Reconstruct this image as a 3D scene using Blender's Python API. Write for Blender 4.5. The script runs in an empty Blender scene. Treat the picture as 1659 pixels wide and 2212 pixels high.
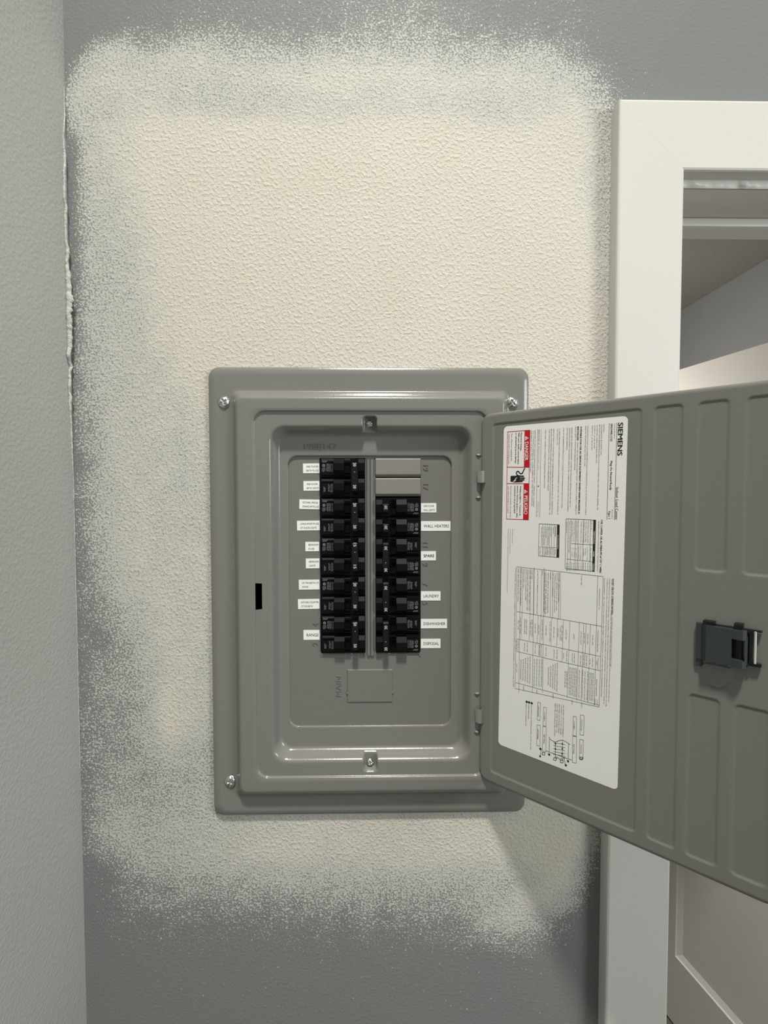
import bpy, bmesh, math
import numpy as np
from mathutils import Vector, Matrix

# ---------------------------------------------------------------- camera, world, lights, exposure
EYE = 1.690                                   # camera height above the floor
scn = bpy.context.scene
cam_d = bpy.data.cameras.new('camera')
cam = bpy.data.objects.new('camera', cam_d)
scn.collection.objects.link(cam)
scn.camera = cam
cam_d.sensor_fit = 'VERTICAL'
cam_d.sensor_height = 36.0
cam_d.lens = 1110.34 / 2212 * 36.0
cam_d.clip_start = 0.02
yaw, pitch, roll = 0.0173, -0.0372, -0.0010
fw = Vector((math.sin(yaw) * math.cos(pitch), math.cos(yaw) * math.cos(pitch), math.sin(pitch)))
rt = Vector((math.cos(yaw), -math.sin(yaw), 0))
up = rt.cross(fw)
r2 = math.cos(roll) * rt + math.sin(roll) * up
u2 = -math.sin(roll) * rt + math.cos(roll) * up
cam.matrix_world = Matrix(((r2.x, u2.x, -fw.x, 0), (r2.y, u2.y, -fw.y, -0.6669), (r2.z, u2.z, -fw.z, EYE), (0, 0, 0, 1)))

world = bpy.data.worlds.new('hall_light')
scn.world = world
world.use_nodes = True
bg = world.node_tree.nodes['Background']
bg.inputs[0].default_value = (1.0, 0.985, 0.94, 1)
bg.inputs[1].default_value = 0.225

def area(name, loc, target, size, power, col, shape='DISK', sy=None, spread=180):
    d = bpy.data.lights.new(name, 'AREA')
    d.shape = shape
    d.size = size
    if sy: d.size_y = sy
    d.energy = power
    d.color = col
    d.spread = math.radians(spread)
    o = bpy.data.objects.new(name, d)
    scn.collection.objects.link(o)
    o.location = loc
    o.rotation_euler = (Vector(target) - Vector(loc)).to_track_quat('-Z', 'Y').to_euler()
    return o
area('ceiling_lamp', (0.02, -1.60, EYE + 3.30), (0.10, 0, EYE - 0.04), 0.36, 21, (1.0, 0.955, 0.88), spread=70)
area('left_wall_fill', (1.9, -1.5, EYE + 0.36), (-0.38, -0.1, EYE - 0.2), 0.9, 25, (0.93, 1.0, 0.98))  # unseen fill light, added to brighten the left wall
area('closet_fill', (0.40, 1.25, EYE + 0.10), (1.2, 1.05, EYE + 0.10), 0.45, 7.5, (1.0, 0.95, 0.86))  # no fixture here: fill added out of view to lift the dim closet

vs = scn.view_settings
vs.view_transform = 'Standard'
vs.look = 'None'
vs.exposure = 0.0
vs.gamma = 1.0
vs.use_curve_mapping = False

# ---------------------------------------------------------------- helpers
def link(o, parent=None):
    scn.collection.objects.link(o)
    if parent is not None: o.parent = parent
    return o

def mesh_obj(name, verts, faces, mats, parent=None, smooth=False, fm=None):
    me = bpy.data.meshes.new(name)
    me.from_pydata([tuple(map(float, v)) for v in verts], [], [tuple(map(int, f)) for f in faces])
    for m in (mats if isinstance(mats, (list, tuple)) else [mats]): me.materials.append(m)
    if fm is not None: me.polygons.foreach_set('material_index', np.asarray(fm, dtype=np.int32))
    if smooth: me.polygons.foreach_set('use_smooth', np.ones(len(me.polygons), dtype=bool))
    me.update()
    return link(bpy.data.objects.new(name, me), parent)

class MB:
    """collects boxes and sheets into one mesh"""
    def __init__(s): s.v, s.f, s.m = [], [], []
    def add(s, vs_, fs, m=0):
        n = len(s.v); s.v += [tuple(v) for v in vs_]
        s.f += [tuple(i + n for i in f) for f in fs]; s.m += [m] * len(fs)
    def box(s, a, b, m=0, bev=0.0):
        (x0, y0, z0), (x1, y1, z1) = a, b
        bm = bmesh.new()
        r = bmesh.ops.create_cube(bm, size=1)
        for v in bm.verts:
            v.co = Vector(((x0 + x1) / 2 + v.co.x * (x1 - x0), (y0 + y1) / 2 + v.co.y * (y1 - y0), (z0 + z1) / 2 + v.co.z * (z1 - z0)))
        if bev: bmesh.ops.bevel(bm, geom=bm.edges[:], offset=bev, segments=2, affect='EDGES', profile=0.6)
        bm.verts.index_update()
        s.add([v.co[:] for v in bm.verts], [[v.index for v in f.verts] for f in bm.faces], m)
        bm.free()
    def prism(s, prof, x0, x1, m=0):
        """profile of (y, z) points extruded along x"""
        n = len(prof)
        vs_ = [(x0, y, z) for y, z in prof] + [(x1, y, z) for y, z in prof]
        fs = [[i, (i + 1) % n, (i + 1) % n + n, i + n] for i in range(n)] + [list(range(n))[::-1], list(range(n, 2 * n))]
        s.add(vs_, fs, m)
    def build(s, name, mats, parent=None, smooth=False):
        o = mesh_obj(name, s.v, s.f, mats, parent, smooth, s.m)
        bm = bmesh.new(); bm.from_mesh(o.data); bmesh.ops.recalc_face_normals(bm, faces=bm.faces[:]); bm.to_mesh(o.data); bm.free()
        return o
    def build_raw(s, name, mats, parent=None, smooth=False):
        return mesh_obj(name, s.v, s.f, mats, parent, smooth, s.m)

def empty(name, loc, label=None, cat=None, group=None):
    o = bpy.data.objects.new(name, None)
    o.empty_display_size = 0.05
    link(o); o.location = loc
    if label: o['label'] = label
    if cat: o['category'] = cat
    if group: o['group'] = group
    return o

def struct(o, label=None):
    o['kind'] = 'structure'
    if label: o['label'] = label
    return o

# flat lettering as mesh: cached outlines of Blender's built-in font
_glyphs = {}
def text_geo(s, bold=0, res=2):
    key = (s, res)
    if key not in _glyphs:
        c = bpy.data.curves.new('lettering', 'FONT')
        c.body = s; c.resolution_u = res; c.size = 1.0
        
        o = bpy.data.objects.new('lettering', c)
        me = bpy.data.meshes.new_from_object(o)
        v = np.zeros(len(me.vertices) * 3); me.vertices.foreach_get('co', v); v = v.reshape(-1, 3)[:, :2].copy()
        f = [tuple(p.vertices) for p in me.polygons]
        # all faces wound counter-clockwise
        ff = []
        for q in f:
            a = sum(v[q[i]][0] * v[q[(i + 1) % len(q)]][1] - v[q[(i + 1) % len(q)]][0] * v[q[i]][1] for i in range(len(q)))
            ff.append(q if a > 0 else q[::-1])
        bpy.data.objects.remove(o); bpy.data.curves.remove(c); bpy.data.meshes.remove(me)
        _glyphs[key] = (v, ff)
    return _glyphs[key]
_h = text_geo('H')[0]
CAP = float(_h[:, 1].max() - _h[:, 1].min())

def put_text(mb, s, origin, ex, ey, height, m=0, bold=0, length=None, align='l', res=2):
    """letters with cap height 'height' on the plane spanned by ex, ey; origin = baseline start"""
    v, f = text_geo(s, bold, res)
    if not len(v): return
    x0, x1 = v[:, 0].min(), v[:, 0].max()
    ky = height / CAP
    kx = ky if length is None else length / max(1e-6, x1 - x0)
    sh = {'l': 0.0, 'c': -0.5, 'r': -1.0}[align] * (x1 - x0) * kx
    o = Vector(origin); ex = Vector(ex); ey = Vector(ey)
    lift = ex.cross(ey).normalized(); w = 0.035 * height / CAP                  # heavier lettering: the outline struck again with a small shift
    for i, (dx, dy) in enumerate((((0, 0),), ((-0.5, 0), (0.5, 0)), ((-0.9, 0), (0.9, 0), (0, 0.5), (0, -0.5)))[bold]):
        mb.add([(o + lift * (i * 2.5e-5) + ex * float((p[0] - x0) * kx + sh + dx * w) + ey * float(p[1] * ky + dy * w))[:] for p in v], f, m)

# ---------------------------------------------------------------- materials
def new_mat(name, col, rough=0.5, spec=0.5, metal=0.0):
    m = bpy.data.materials.new(name); m.use_nodes = True
    b = m.node_tree.nodes['Principled BSDF']
    b.inputs['Base Color'].default_value = (*col, 1)
    b.inputs['Roughness'].default_value = rough
    b.inputs['Specular IOR Level'].default_value = spec
    b.inputs['Metallic'].default_value = metal
    return m, m.node_tree, b

def N(nt, t, **kw):
    n = nt.nodes.new(t)
    for k, v in kw.items():
        if k.startswith('i_'):
            n.inputs[int(k[2:]) if k[2:].isdigit() else k[2:].replace('_', ' ')].default_value = v
        else: setattr(n, k, v)
    return n

def math_n(nt, op, a, b=None, c=None, clamp=False):
    n = nt.nodes.new('ShaderNodeMath'); n.operation = op; n.use_clamp = clamp
    for i, x in enumerate((a, b, c)):
        if x is None: continue
        if isinstance(x, (int, float)): n.inputs[i].default_value = x
        else: nt.links.new(x, n.inputs[i])
    return n.outputs[0]

def noise(nt, scale, detail=2.0, rough=0.5, dim='3D', vec=None):
    n = nt.nodes.new('ShaderNodeTexNoise'); n.noise_dimensions = dim
    n.inputs['Scale'].default_value = scale; n.inputs['Detail'].default_value = detail; n.inputs['Roughness'].default_value = rough
    if vec is None:
        g = nt.nodes.new('ShaderNodeNewGeometry'); vec = g.outputs['Position']
    nt.links.new(vec, n.inputs['Vector'])
    return n.outputs[0]

def bump(nt, b, height, dist, strength=1.0):
    n = nt.nodes.new('ShaderNodeBump'); n.inputs['Distance'].default_value = dist; n.inputs['Strength'].default_value = strength
    nt.links.new(height, n.inputs['Height']); nt.links.new(n.outputs[0], b.inputs['Normal'])

def ramp(nt, x, lo, hi):
    n = nt.nodes.new('ShaderNodeMapRange'); n.interpolation_type = 'SMOOTHSTEP'
    n.inputs[1].default_value = lo; n.inputs[2].default_value = hi
    nt.links.new(x, n.inputs[0]); return n.outputs[0]

def mixc(nt, f, a, b):
    n = nt.nodes.new('ShaderNodeMix'); n.data_type = 'RGBA'
    if isinstance(f, float): n.inputs[0].default_value = f
    else: nt.links.new(f, n.inputs[0])
    for i, x in ((6, a), (7, b)):
        if isinstance(x, tuple): n.inputs[i].default_value = (*x, 1)
        else: nt.links.new(x, n.inputs[i])
    return n.outputs[2]

GREY = (0.205, 0.214, 0.220)
# painted wall with the sprayed texture patch: the 'coat' attribute says how thickly the patch is sprayed
m_wall, nt, b = new_mat('sprayed_wall', GREY, 0.62, 0.3)
at = N(nt, 'ShaderNodeAttribute', attribute_name='coat')
coat = at.outputs['Fac']
rag = noise(nt, 38, 3, 0.6)
c2 = math_n(nt, 'ADD', coat, math_n(nt, 'MULTIPLY', math_n(nt, 'SUBTRACT', rag, 0.5), math_n(nt, 'MULTIPLY', math_n(nt, 'MULTIPLY', coat, math_n(nt, 'SUBTRACT', 1.0, coat)), 2.2)))
fine = noise(nt, 400, 2.0, 0.55)
thr = math_n(nt, 'SUBTRACT', 0.835, math_n(nt, 'MULTIPLY', math_n(nt, 'POWER', c2, 0.55), 0.53))
gap = math_n(nt, 'SUBTRACT', fine, thr)
fleck = math_n(nt, 'SUBTRACT', noise(nt, 240, 2.5, 0.6), math_n(nt, 'SUBTRACT', 0.695, math_n(nt, 'MULTIPLY', math_n(nt, 'MINIMUM', c2, 0.34), 0.30)))
dots = math_n(nt, 'MAXIMUM', math_n(nt, 'MULTIPLY', ramp(nt, gap, -0.05, 0.06), ramp(nt, c2, 0.005, 0.06)),
              math_n(nt, 'MULTIPLY', ramp(nt, fleck, -0.012, 0.02), ramp(nt, c2, 0.004, 0.05)))
thin = math_n(nt, 'MULTIPLY', ramp(nt, c2, 0.1, 0.95), 0.52)          # fine haze between the drops
cover = math_n(nt, 'MAXIMUM', math_n(nt, 'MAXIMUM', dots, thin), ramp(nt, c2, 0.86, 1.0))
cream = mixc(nt, ramp(nt, noise(nt, 9, 2), 0.35, 0.65), (0.635, 0.59, 0.51), (0.645, 0.61, 0.535))
spray = mixc(nt, ramp(nt, c2, 0.66, 0.98), (0.525, 0.525, 0.49), cream)
tint = mixc(nt, ramp(nt, noise(nt, 2.2, 2), 0.35, 0.65), (0.198, 0.206, 0.208), (0.204, 0.211, 0.207))
nt.links.new(mixc(nt, cover, tint, spray), b.inputs['Base Color'])
peel = noise(nt, 245, 2.5, 0.5)
peel = ramp(nt, peel, 0.43, 0.70)
hgt = math_n(nt, 'ADD', math_n(nt, 'MULTIPLY', dots, math_n(nt, 'MULTIPLY', math_n(nt, 'SUBTRACT', 1.25, c2), 0.55)),
             math_n(nt, 'ADD', math_n(nt, 'MULTIPLY', peel, math_n(nt, 'ADD', math_n(nt, 'MULTIPLY', c2, 0.85), 0.30)), math_n(nt, 'MULTIPLY', fine, 0.28)))
bump(nt, b, hgt, 0.0006, 0.7)

def orange_peel(name, col, scale, dist, rough=0.6):
    m, nt, b = new_mat(name, col, rough, 0.3)
    h = math_n(nt, 'ADD', ramp(nt, noise(nt, scale, 2, 0.5), 0.35, 0.75), math_n(nt, 'MULTIPLY', noise(nt, scale * 2.6, 1), 0.25))
    bump(nt, b, h, dist, 0.7)
    v = ramp(nt, noise(nt, 3.0, 2), 0.3, 0.7)
    nt.links.new(mixc(nt, v, tuple(x * 0.97 for x in col), tuple(min(1, x * 1.03) for x in col)), b.inputs['Base Color'])
    return m
m_wall_l = orange_peel('left_wall_paint', (0.47, 0.485, 0.455), 230, 0.00028)  # wall grey made lighter, stronger light on this side put into the colour
m_room = orange_peel('closet_wall_paint', (0.30, 0.305, 0.305), 200, 0.0005)
m_ceil = orange_peel('closet_ceiling_paint', (0.30, 0.29, 0.27), 200, 0.0006)
m_floor = orange_peel('floor_covering', (0.16, 0.145, 0.125), 60, 0.0006, 0.7)
def white_paint(name, col, rough):
    m, nt, b = new_mat(name, col, rough, 0.4)
    bump(nt, b, noise(nt, 260, 2, 0.6), 0.00016, 0.6)
    v = ramp(nt, noise(nt, 5.0, 2), 0.3, 0.7)
    nt.links.new(mixc(nt, v, tuple(x * 0.98 for x in col), col), b.inputs['Base Color'])
    return m
m_trim = white_paint('white_trim_paint', (0.69, 0.67, 0.635), 0.42)
m_leaf = white_paint('white_door_paint', (0.78, 0.75, 0.71), 0.4)
m_caulk, nt, b = new_mat('spackle', (0.56, 0.555, 0.51), 0.85, 0.2)
bump(nt, b, noise(nt, 260, 3, 0.65), 0.0018, 1.0)

m_panel, nt, b = new_mat('grey_enamel', (0.205, 0.204, 0.189), 0.18, 0.5)
bump(nt, b, noise(nt, 420, 2, 0.5), 0.00010, 0.55)
m_plate, nt, b = new_mat('grey_enamel_plate', (0.180, 0.178, 0.166), 0.30, 0.5)
bump(nt, b, noise(nt, 420, 2, 0.5), 0.00010, 0.55)
m_filler, nt, b = new_mat('grey_plastic_filler', (0.215, 0.208, 0.19), 0.45, 0.4)
m_dark, nt, b = new_mat('dark_enclosure', (0.012, 0.012, 0.012), 0.8, 0.2)
m_black, nt, b = new_mat('black_thermoset', (0.0055, 0.0055, 0.0058), 0.5, 0.11)
bump(nt, b, noise(nt, 900, 1), 0.00006, 0.5)
m_handle, nt, b = new_mat('black_handle', (0.009, 0.0086, 0.0086), 0.5, 0.2)
m_print, nt, b = new_mat('white_print_on_black', (0.33, 0.33, 0.33), 0.7, 0.2)
m_num, nt, b = new_mat('white_rating_number', (0.62, 0.62, 0.60), 0.7, 0.2)
m_zinc, nt, b = new_mat('zinc_screw', (0.72, 0.74, 0.72), 0.24, 0.5, 1.0)
bump(nt, b, noise(nt, 800, 2), 0.00012, 0.6)
m_clip, nt, b = new_mat('bare_hinge_steel', (0.40, 0.39, 0.37), 0.36, 0.5, 0.6)
m_paper, nt, b = new_mat('white_label_stock', (0.92, 0.915, 0.89), 0.5, 0.4)
m_ink, nt, b = new_mat('black_ink', (0.018, 0.018, 0.018), 0.6, 0.3)
m_ink2, nt, b = new_mat('fine_black_ink', (0.035, 0.035, 0.035), 0.6, 0.3)
m_red, nt, b = new_mat('red_ink', (0.56, 0.010, 0.022), 0.5, 0.3)
m_tape, nt, b = new_mat('white_label_tape', (0.88, 0.88, 0.86), 0.42, 0.4)
m_latch, nt, b = new_mat('blue_grey_plastic', (0.036, 0.046, 0.050), 0.36, 0.5)
m_latchk, nt, b = new_mat('black_latch_spring', (0.006, 0.006, 0.007), 0.4, 0.4)
m_rod, nt, b = new_mat('pale_latch_rod', (0.55, 0.54, 0.50), 0.45, 0.5)

# lettering and rules of the door label: (start, row, length, height, weight, words) in mm
LT=[(6.4, 6.9, 34.1, 5.18, 2, 'SIEMENS'),
(6.4, 12.8, 16.2, 1.31, 0, 'Catalog Number'),
(6.6, 16.0, 18.7, 2.21, 1, 'SN2040L1125'),
(45.9, 15.2, 30.7, 2.3, 1, 'Plug-On Neutral Ready'),
(73.8, 8.5, 34.1, 3.14, 0, 'Indoor Load Center'),
(97.5, 12.9, 9.6, 1.24, 0, 'Enclosure'),
(98.6, 15.9, 8.3, 2.22, 1, 'Type 1'),
(6.8, 23.9, 8.7, 1.26, 0, 'RATINGS:'),
(6.9, 26.2, 32.3, 1.36, 0, '125A MAXIMUM  BUS RATED 200A'),
(6.9, 28.3, 91.1, 1.37, 0, 'BACKFED MAIN BREAKER REQUIRES HOLD-DOWN MEANS AND LINE TERMINAL BARRIER. SEE'),
(6.9, 30.9, 41.4, 1.37, 0, 'ACCESSORY CHART FOR REQUIRED KITS.'),
(7.0, 33.4, 25.0, 1.38, 0, '120/240 V~ 60 HZ 1Ø 3W'),
(7.1, 36.1, 26.2, 1.39, 0, '208Y/120 V~ 60 HZ 1Ø 3W'),
(6.9, 41.0, 97.3, 1.41, 0, 'FOR INSTALLATION BY A QUALIFIED PERSON IN ACCORDANCE WITH ALL LOCAL ELECTRICAL CODES &'),
(6.9, 43.3, 43.9, 1.42, 0, 'AND/OR THE NATIONAL ELECTRICAL CODE'),
(7.2, 48.5, 95.8, 1.91, 2, 'SUITABLE FOR USE AS SERVICE EQUIPMENT WHEN MAIN BREAKER IS'),
(7.0, 51.8, 15.6, 1.93, 2, 'INSTALLED'),
(24.0, 51.8, 80.1, 1.45, 0, 'WHEN USED AS SERVICE EQUIPMENT APPLY "SERVICE DISCONNECT" LABEL(S) TO'),
(6.9, 54.4, 47.9, 1.46, 0, 'FRONT NEXT TO APPROPRIATE BREAKER HANDLE'),
(7.4, 58.6, 88.8, 1.47, 0, 'WHEN USED AS SERVICE EQUIPMENT, UNUSED NEUTRAL BAR TERMINALS MAY BE USED TO'),
(7.4, 61.2, 93.7, 1.48, 0, 'TERMINATE EQUIPMENT GROUNDING WIRES IN THE COMBINATIONS INDICATED FOR EQUIPMENT'),
(7.2, 63.9, 25.3, 1.49, 0, 'GROUND BAR TERMINALS.'),
(7.2, 68.1, 89.8, 1.5, 0, 'SUM OF THE BREAKER RATING IS NOT TO EXCEED 175 AMPS PER BRANCH CIRCUIT BUS STAB'),
(7.3, 72.8, 98.1, 1.52, 0, 'TO RESET BREAKERS WITH TRIPPED HANDLE POSITION BETWEEN "ON" AND "OFF", MOVE HANDLE TO'),
(7.1, 75.3, 19.5, 1.53, 0, '"OFF" THEN TO "ON".'),
(7.5, 79.8, 97.7, 1.55, 0, 'REMOVE TWISTOUTS FROM TRIM ONLY WHERE BREAKERS WILL BE INSTALLED. ALL OPENINGS MUST'),
(7.5, 82.5, 97.8, 1.56, 0, 'BE FILLED WITH BREAKERS OR FILLER PLATES. IF MAIN TWISTOUT IS ACCIDENTALLY REMOVED, USE'),
(7.4, 85.0, 71.2, 1.56, 0, 'ONE COMPLETE FILLER PLATE TO FILL THE OPEN MAIN BREAKER OPENING.'),
(7.8, 89.6, 67.3, 1.58, 0, 'THIS LOAD CENTER IS SUITABLE FOR RESIDENTIAL APPLICATIONS.'),
(6.9, 97.6, 17.5, 1.4, 1, 'SERIES MODEL TX'),
(26.4, 97.3, 26.6, 1.29, 0, 'Replacement Series: 1.2.3'),
(71.1, 97.2, 2.5, 1.72, 1, '4'),
(90.2, 97.0, 17.7, 1.19, 0, '14-0008-03 Rev. 00'),
(7.6, 102.4, 89.4, 1.52, 0, 'DANGER: DO NOT ALLOW PETROLEUM BASED PAINTS, CHEMICALS, SOLVENTS'),
(7.7, 104.7, 88.3, 1.53, 0, 'TO CONTACT INTERIOR COMPONENTS, AS THIS MAY DAMAGE'),
(7.7, 107.2, 48.6, 1.54, 0, 'INTERIOR OF ELECTRICAL DEVICES.'),
(8.7, 120.1, 22.2, 2.03, 1, 'Hazardous Voltage.'),
(8.6, 123.4, 37.6, 2.05, 1, 'Will cause death, serious injury'),
(8.7, 126.9, 36.9, 2.06, 1, 'or substantial property damage.'),
(8.8, 132.7, 33.5, 1.86, 0, 'Turn off power supplying this'),
(8.8, 136.3, 37.8, 1.87, 0, 'equipment before working inside.'),
(72.4, 119.8, 35.4, 2.04, 1, 'Voltaje peligroso. Causara la'),
(72.4, 123.7, 38.2, 2.06, 1, 'muerte, lesiones graves o daño'),
(72.4, 127.1, 33.1, 2.08, 1, 'sustancial a la propiedad.'),
(72.6, 132.6, 38.3, 1.75, 0, 'Desconecte el suministro de energia que'),
(72.6, 136.0, 33.7, 1.76, 0, 'equipo antes de trabajar en su interior.'),
(108.6, 23.7, 57.4, 2.18, 1, 'USE COPPER OR ALUMINUM 60°/75°C WIRE'),
(109.9, 26.7, 55.0, 1.19, 0, 'SEE BREAKER MARKINGS FOR WIRE SIZE AND TORQUE REQUIREMENTS'),
(124.1, 129.4, 19.0, 1.28, 0, 'Assembled in Mexico'),
(124.5, 132.4, 31.5, 1.29, 0, '© 2020 Siemens Industry Inc.'),
(124.6, 135.1, 79.0, 1.3, 0, 'The Siemens brand is a registered trademark of Siemens AG and used with permission.'),
(110.1, 34.3, 9.4, 1.21, 0, 'A, B, O, N'),
(110.7, 38.0, 24.1, 1.22, 0, 'NEUTRAL/GROUND BARS'),
(110.8, 40.4, 23.3, 1.23, 0, 'USE TYPE 2 CONN STYLED'),
(110.9, 42.5, 23.8, 1.24, 0, 'USE BAR KIT ACCESSORIES'),
(111.1, 45.6, 23.9, 1.25, 0, 'UNUSED CONNECTIONS ONLY'),
(111.3, 50.4, 23.1, 1.26, 0, 'NEUTRAL STANDARD LUG'),
(111.5, 53.4, 22.7, 1.27, 0, 'TOGGLE NEUTRAL LUG KIT'),
(111.6, 55.7, 22.7, 1.28, 0, 'REMOTE NEUTRAL LUG'),
(111.7, 58.7, 35.9, 1.29, 0, 'NMR1 2/0 AL CU CONN 3/8 X 4 IN. MAX.'),
(111.9, 61.9, 13.1, 1.29, 0, 'G PHASE 7/16 IN'),
(139.8, 34.6, 13.7, 1.12, 0, '2/0 - 4 AWG'),
(138.7, 38.1, 14.8, 1.13, 0, '12-10/14-10 CU/AL'),
(140.7, 40.3, 7.6, 1.14, 0, '8 AWG'),
(140.9, 42.3, 8.6, 1.14, 0, '6-4 AWG'),
(138.3, 45.6, 15.4, 1.15, 0, '#14-10 / 8 AWG'),
(139.5, 47.7, 13.5, 1.16, 0, '(2) 12-10 AWG'),
(141.1, 50.4, 11.1, 1.17, 0, '25 - 1 AWG'),
(141.3, 52.8, 10.2, 1.17, 0, '25 - 4 AWG'),
(141.5, 55.3, 10.2, 1.18, 0, '20 - 4 AWG'),
(155.8, 34.0, 8.6, 1.12, 0, '110 LB-IN'),
(156.1, 37.2, 8.6, 1.13, 0, '25 LB-IN'),
(156.4, 39.9, 8.7, 1.14, 0, '35 LB-IN'),
(156.6, 42.0, 8.7, 1.14, 0, '40 LB-IN'),
(156.9, 44.8, 8.7, 1.15, 0, '20 LB-IN'),
(157.2, 47.4, 8.7, 1.16, 0, '45 LB-IN'),
(157.5, 50.2, 8.8, 1.17, 0, '50 LB-IN'),
(157.8, 52.9, 8.8, 1.17, 0, '45 LB-IN'),
(158.0, 55.3, 8.8, 1.18, 0, '50 LB-IN'),
(158.3, 58.5, 8.8, 1.19, 0, '40 LB-IN'),
(158.6, 61.0, 8.9, 1.2, 0, '45 LB-IN'),
(118.4, 75.0, 11.4, 1.44, 1, 'DESCRIPTION'),
(119.1, 77.7, 8.4, 1.34, 0, 'TYPE ECL'),
(119.2, 80.7, 12.0, 1.35, 0, 'CLIPS TYPE 1'),
(119.4, 83.4, 22.0, 1.36, 0, 'MAIN LUG & BREAKER KIT'),
(119.6, 86.3, 12.5, 1.37, 0, 'LUG KIT 225'),
(119.7, 89.0, 22.2, 1.38, 0, '25 X 1 IN. MAX NEUTRAL'),
(119.9, 91.7, 21.7, 1.39, 0, 'GROUND BAR KIT MULTI'),
(144.2, 74.9, 7.0, 1.34, 1, 'CAT. NO.'),
(143.9, 77.9, 7.5, 1.24, 0, 'ECLK3'),
(144.2, 80.8, 7.5, 1.25, 0, 'ECMF1'),
(143.9, 83.7, 8.0, 1.26, 0, 'ECSBK2'),
(144.1, 86.3, 8.1, 1.27, 0, 'ECGB5'),
(144.4, 89.2, 8.1, 1.28, 0, 'ECLX1'),
(144.7, 93.3, 8.1, 1.29, 0, 'ECGB10'),
(171.2, 43.8, 11.1, 1.34, 0, 'NONE USED'),
(182.9, 24.0, 23.1, 1.1, 0, 'MAIN BREAKER (DEMAND) TYPE'),
(171.4, 69.5, 33.3, 1.32, 1, '125A QPP, QPPH 2-POLE MAIN'),
(171.7, 71.9, 43.3, 1.33, 0, 'INSTALL SIEMENS TYPE QP, QPH, HQP'),
(172.0, 74.3, 45.4, 1.34, 0, 'COMBINATION TYPE BACKFED MAIN 125A MAX'),
(172.2, 76.7, 27.5, 1.35, 0, 'QP 15-30A TYPE BQD'),
(172.6, 79.8, 7.5, 1.36, 0, '125A MAX'),
(172.9, 82.4, 46.9, 1.37, 0, 'INSTALL SERIES QP, QT QPH BRANCH BREAKER'),
(173.1, 84.8, 48.1, 1.37, 0, 'UP TO 60A QPF, QPHF, QAF, QAFH AND QE'),
(173.4, 86.8, 46.2, 1.38, 0, 'BREAKERS RATED 120/240 VAC ONLY'),
(171.2, 89.6, 5.1, 1.39, 0, 'MP2125'),
(171.4, 95.5, 51.8, 1.41, 0, 'QUAD TYPE QT BREAKERS 2-POLE COMMON TRIP'),
(171.5, 102.7, 11.0, 1.43, 0, 'NONE USED'),
(171.4, 105.5, 49.3, 1.44, 0, '125A QPP OR QPPH SERIES MAIN TYPE'),
(171.5, 108.2, 49.7, 1.45, 0, 'WHEN BACKFED MAIN BREAKER IS USED'),
(171.5, 110.4, 37.5, 1.45, 0, 'INSTALL HOLD DOWN KIT ECQMBR'),
(171.6, 113.3, 23.2, 1.46, 0, 'INTERIOR MAIN ONLY'),
(171.4, 116.8, 44.9, 1.48, 0, 'MAIN LUG ONLY TYPE 125A MAX BUS'),
(171.6, 120.3, 40.5, 1.49, 0, 'LINE SIDE FEEDER RATED 22KA'),
(170.4, 10.2, 38.9, 1.76, 1, 'SHORT CIRCUIT CURRENT RATING:'),
(171.2, 11.3, 132.9, 1.15, 0, 'LISTED: THE ACTUAL RATING IS DETERMINED BY THE MAIN BREAKER AND BRANCH BREAKER TYPES SHOWN IN THE CHART BELOW'),
(170.5, 13.9, 138.7, 1.16, 0, 'WHEN INSTALLED IN THIS PANELBOARD. THE RATING IS THE LOWEST INTERRUPTING RATING OF ANY BREAKER INSTALLED OR THE'),
(170.5, 16.2, 136.7, 1.17, 0, 'COMBINATION RATING SHOWN. BREAKERS MUST BE INSTALLED OR REPLACED IN THE PANELBOARD OR THIS RATING IS NOT VALID IN'),
(170.6, 19.1, 130.1, 1.17, 0, 'THIS EQUIPMENT. SEE CHART FOR THE APPROVED SERIES COMBINATIONS OF MAIN AND BRANCH BREAKER RATINGS'),
(211.2, 10.1, 54.0, 1.15, 0, 'THIS PANELBOARD HAS A MAXIMUM SHORT CIRCUIT RATING OF 65KA'),
(171.0, 124.4, 146.8, 1.39, 0, '*TYPE QPP2 AND QPH AVAILABLE IN 100 AMPERE RATINGS AND MAY BE USED AS MAIN OR FEEDER BREAKERS ONLY IN THIS LOAD CENTER'),
(228.3, 24.5, 24.2, 1.19, 0, 'MAIN/FEEDER BREAKER'),
(259.0, 23.7, 11.9, 1.1, 0, 'MAX BRANCH'),
(262.2, 25.2, 4.8, 1.11, 0, 'AMPS'),
(282.5, 24.6, 18.8, 1.2, 0, 'BRANCH BREAKER'),
(304.7, 23.5, 5.8, 1.11, 0, 'SYSTEM'),
(304.9, 25.9, 6.3, 1.11, 0, 'RATING'),
(234.6, 30.0, 11.5, 1.21, 0, 'NONE USED'),
(234.7, 35.4, 11.6, 1.23, 0, 'NONE USED'),
(234.5, 39.0, 11.7, 1.24, 0, 'NONE USED'),
(233.3, 42.7, 14.6, 1.25, 0, 'QPH, BLH, QPHN'),
(237.8, 50.8, 5.9, 1.27, 0, 'QPHH'),
(234.7, 59.8, 11.4, 1.3, 0, 'NONE USED'),
(230.2, 64.7, 18.5, 1.32, 0, 'QPP, QPPH, MAX'),
(232.5, 66.7, 16.0, 1.32, 0, '125A, 240V'),
(235.0, 69.3, 10.0, 1.23, 0, 'QPH, BQH'),
(234.0, 74.3, 13.1, 1.35, 0, 'QPH, BLH, QP'),
(228.8, 79.0, 23.8, 1.26, 0, 'NONE USED OR NO MAIN'),
(234.8, 83.8, 11.7, 1.38, 0, 'NONE USED'),
(228.5, 88.7, 23.6, 1.28, 0, 'NONE LISTED MP2 XX'),
(235.4, 92.8, 11.3, 1.4, 0, 'QPH, BLH'),
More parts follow.
